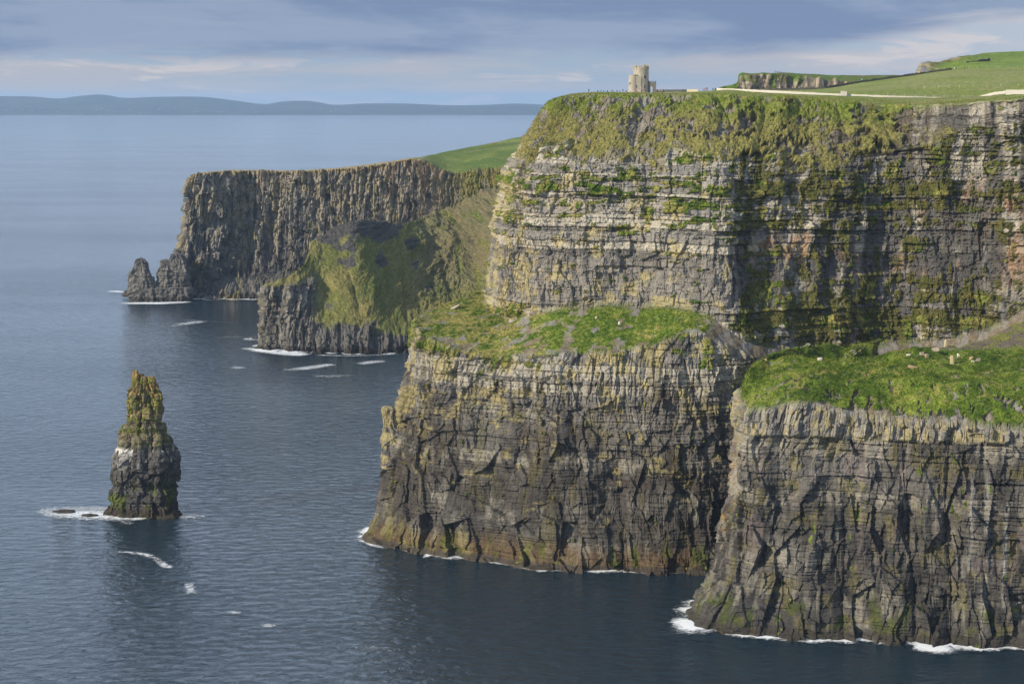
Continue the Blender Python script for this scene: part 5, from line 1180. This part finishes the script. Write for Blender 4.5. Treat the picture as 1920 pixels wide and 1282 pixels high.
BL = [(1710, 661, 1.7, 1.9, 'orange', 'orange lichened boulder leaning in the leftmost rock cluster of the front terrace'), (1703, 669, 1.6, 1.3, 'pale', 'pale boulder below left of the leaning orange one'), (1716, 668, 1.7, .9, 'yellow', 'flat yellow slab just right of the pale boulder'), (1729, 665, 1.5, 1.1, 'grey', 'grey boulder between the yellow slab and the orange block'),
      (1739, 669, 1.5, 1.4, 'orange', 'lone orange block right of the leftmost rock cluster'), (1774, 650, 1.2, 3.2, 'yellow', 'tall upright yellow stone on the crest of the front terrace'), (1754, 658, 2.6, 1.5, 'grey', 'grey slab at the left end of the row on the crest'), (1766, 660, 1.5, 1.7, 'pale', 'pale pointed stone second in the row on the crest'), (1776, 659, 1.9, 1.2, 'grey', 'grey stone under the tall upright stone'), (1785, 659, 2.2, 1.3, 'pale', 'pale block between the grey stone and the orange end block'),
      (1794, 660, 1.9, 1.6, 'orange', 'orange faced block ending the row on the crest'), (1786, 682, 1.3, 3.6, 'yellow', 'tall narrow yellow-edged stone standing on the front terrace slope'), (1783, 673, 2.0, .8, 'orange', 'flat orange stone capping the tall narrow one'), (1797, 668, .9, 1.2, 'white', 'small whitish stone below the row\'s orange end'), (1820, 673, 1.5, 1.2, 'orange', 'orange stone in the rightmost cluster on the front terrace'), (1825, 679, 1.4, .9, 'pale', 'pale stone lowest in the rightmost cluster'), (1833, 677, 1.8, 1.5, 'grey', 'grey stone with rust patch at the right of the rightmost cluster'),
      (1711, 689, 3.0, 1.0, 'orange', 'long low orange-spotted slab below the leftmost cluster'), (1720, 688, 2.8, 1.1, 'grey', 'long grey slab touching the low orange-spotted slab'), (1540, 719, 2.0, 2.6, 'white', 'big pale upright rock on the left half of the front terrace'), (1537, 676, 1.8, 1.2, 'pale', 'pale rock on the crest above the big pale upright rock'), (1434, 678, 1.3, 1.2, 'yellow', 'small yellowish rock on the left corner of the front terrace'), (1640, 703, 1.4, .9, 'grey', 'small grey rock alone in the middle of the front terrace'), (1668, 690, 1.3, .9, 'pale', 'small pale rock left of the low slabs')]
for i, (px, py, w_, h_, k_, lb) in enumerate(BL): boulder(px, py, w_ * 1.0, h_ * 1.0, k_, lb, H2D, okH, seed=i)
okM = (MJ > 4.9) & (MJ < 6.2)
for i, (px, py, w_, h_, k_, lb) in enumerate([(853, 578, 5.0, .9, 'pale', 'lower long pale slab on the left skyline of the main terrace'), (877, 564, 4.8, .9, 'pale', 'upper long pale slab on the left skyline of the main terrace'), (1163, 609, 1.2, 1.5, 'white', 'small white stone in the bright grass of the main terrace'), (1118, 596, 1.0, 1.0, 'pale', 'small pale stone left of the white one on the main terrace'), (1000, 590, 3.0, 1.4, 'grey', 'grey block fallen at the foot of the yellow wall'), (960, 602, 2.2, 1.1, 'pale', 'pale block left of the grey fallen one')]):
    o_ = boulder(px, py, w_, h_, k_, lb, MG, okM, seed=50 + i, rz=.5 if i < 2 else None)
    if i < 2: o_.rotation_euler = (0, -.38, .2)
bd = boulder(1302, 178.5, 1.6, 1.2, 'grey', 'dark rock lying on the flat turf right of the tower', MG, (MJ > 8.7), seed=77)

# ---- beach boulders under the far headland, and surf rocks
bm = bmesh.new(); r_ = random.Random(3)
for _ in range(900):
    px = r_.uniform(372, 492); py = r_.uniform(541, 561); w_ = Wt(px, 561); k = r_.uniform(0, 1); s_ = r_.uniform(.8, 2.6)
    zt = k * 11; c_ = (w_[0] + 0, w_[1] + 2 + k * 24, zt + r_.uniform(-.5, 1.0))
    q_ = bmesh.ops.create_icosphere(bm, subdivisions=1, radius=s_)
    sx_, sy_, sz_ = r_.uniform(.7, 1.3), r_.uniform(.7, 1.3), r_.uniform(.5, .9)
    for v in q_['verts']: v.co = (c_[0] + v.co.x * sx_ * r_.uniform(.85, 1.1), c_[1] + v.co.y * sy_, c_[2] + v.co.z * sz_)
o = bm_obj('beach_boulders', bm, rock_mat('beach rock', (.13, .125, .12), (.2, .18, .14), .3)); tag(o, 'strip of grey boulders piled at the foot of the far headland', 'boulder beach', kind='stuff')
M_WETR = rock_mat('wet reef rock', (.035, .032, .028), (.07, .055, .03), .3)
for px, py, s_, lb in ((483, 636, 3.2, 'dark wet rock in the surf off the middle headland'), (1600, 1201, 2.2, None), (437, 562, 2.5, 'small pale rock awash below the far headland'), (120, 961, 3.0, 'low dark reef rock in the foam left of the stack'), (168, 968, 2.4, 'dark reef rock nearest the stack in the foam')):
    if not lb: continue
    w_ = Wt(px, py); r2 = random.Random(int(px)); bm = bmesh.new(); q_ = bmesh.ops.create_icosphere(bm, subdivisions=3, radius=s_)
    for v in bm.verts:
        n_ = 1 + .5 * (math.sin(v.co.x * 2.1 + px) * math.cos(v.co.y * 1.7) * .5 + r2.uniform(-.12, .12)); v.co = (v.co.x * 1.7 * n_, v.co.y * n_, v.co.z * .42 * n_)
    o = bm_obj('surf_rock', bm, M_WETR if px != 437 else M_B['grey'], smooth=False); o.location = (w_[0], w_[1], .2); tag(o, lb, 'surf rock')

# ---- wind turbines and cottages across the bay
M_TURB = plain('turbine white', (.62, .64, .66), .5, .03); rid = [(x, y) for x, y in hp]; yrid = float(Wt(760, 216)[1]) + 2600
def turbine():
    t_ = empty('wind_turbine', (0, 0, 0)); bm = bmesh.new(); lathe(bm, [(2.6, -8), (2.2, 20), (1.5, 44)], 12); bm_obj('mast', bm, M_TURB, t_)
    bm = bmesh.new(); box(bm, (0, 0, 45), (2.6, 7, 2.8)); na = bm_obj('nacelle', bm, M_TURB, t_)
    for k in range(3):
        bm = bmesh.new(); L_ = 22
        vs_ = [bm.verts.new(q_) for q_ in ((-.9, -.3, 0), (.9, -.3, 0), (1.3, -.3, 5), (.3, -.2, L_), (-.9, .3, 0), (.9, .3, 0), (1.3, .3, 5), (.3, .2, L_), (-.6, -.3, 5), (-.6, .3, 5), (-.1, -.2, L_), (-.1, .2, L_))]
        for f in ((0, 1, 2, 8), (8, 2, 3, 10), (5, 4, 9, 6), (6, 9, 11, 7), (1, 5, 6, 2), (2, 6, 7, 3), (4, 0, 8, 9), (9, 8, 10, 11), (10, 3, 7, 11), (0, 4, 5, 1)): bm.faces.new([vs_[i] for i in f])
        b_ = bm_obj('blade', bm, M_TURB, t_); b_.location = (0, -4.2, 45); b_.rotation_euler = (0, R(120 * k), 0)
    return t_
tp = turbine()
for i, (x, dk) in enumerate(((768, 0), (790, 25), (794, 60), (811, 40), (828, 10), (832, 75), (848, 55), (863, 90), (869, 20), (922, 70), (928, 35))):
    y = float(np.interp(x, [q[0] for q in hp], [q[1] for q in hp])); o = tp if i == 0 else tp.copy()
    if i:
        C.objects.link(o)
        for ch in list(tp.children):
            c_ = ch.copy(); C.objects.link(c_); c_.parent = o
            if ch.name.startswith('blade'): c_.rotation_euler = (0, ch.rotation_euler[1] + R(dk), 0)
    o.location = P(x, y + .3, yrid - 40); tag(o, 'pale wind turbine tiny on the hazy skyline across the bay', 'wind turbine', 'wind turbines on the far hills')
M_WHITE = plain('whitewash', (.8, .8, .78), .8, .05); M_SLATE = plain('slate', (.08, .085, .1), .7, .2)
def cottage():
    h_ = empty('cottage', (0, 0, 0)); bm = bmesh.new(); box(bm, (0, 0, 2.5), (16, 8, 7)); bm_obj('wall', bm, M_WHITE, h_)
    bm = bmesh.new(); v_ = [bm.verts.new(q_) for q_ in ((-8.4, -4.5, 6), (8.4, -4.5, 6), (8.4, 4.5, 6), (-8.4, 4.5, 6), (-8.4, 0, 10), (8.4, 0, 10))]
    for f in ((0, 1, 5, 4), (2, 3, 4, 5), (1, 2, 5), (3, 0, 4), (3, 2, 1, 0)): bm.faces.new([v_[i] for i in f])
    bm_obj('roof', bm, M_SLATE, h_); return h_
cp0 = cottage(); r_ = random.Random(11)
hG = G_HILL
for i, x in enumerate((10, 40, 58, 75, 118, 127, 140, 186, 195, 204, 216, 238, 262, 300, 331, 371, 410, 480, 596, 620, 628, 636, 765, 900)):
    s_ = on_surf(hG, x + r_.uniform(-3, 3), r_.uniform(202, 212)); o = cp0 if i == 0 else cp0.copy()
    if i:
        C.objects.link(o)
        for ch in list(cp0.children): c_ = ch.copy(); C.objects.link(c_); c_.parent = o
    o.location = s_; o.rotation_euler = (0, 0, r_.uniform(-.5, .5)); o.scale = (.75, .75, .75); tag(o, 'white cottage speck on the hazy hillside across the bay', 'cottage', 'cottages on the far shore')
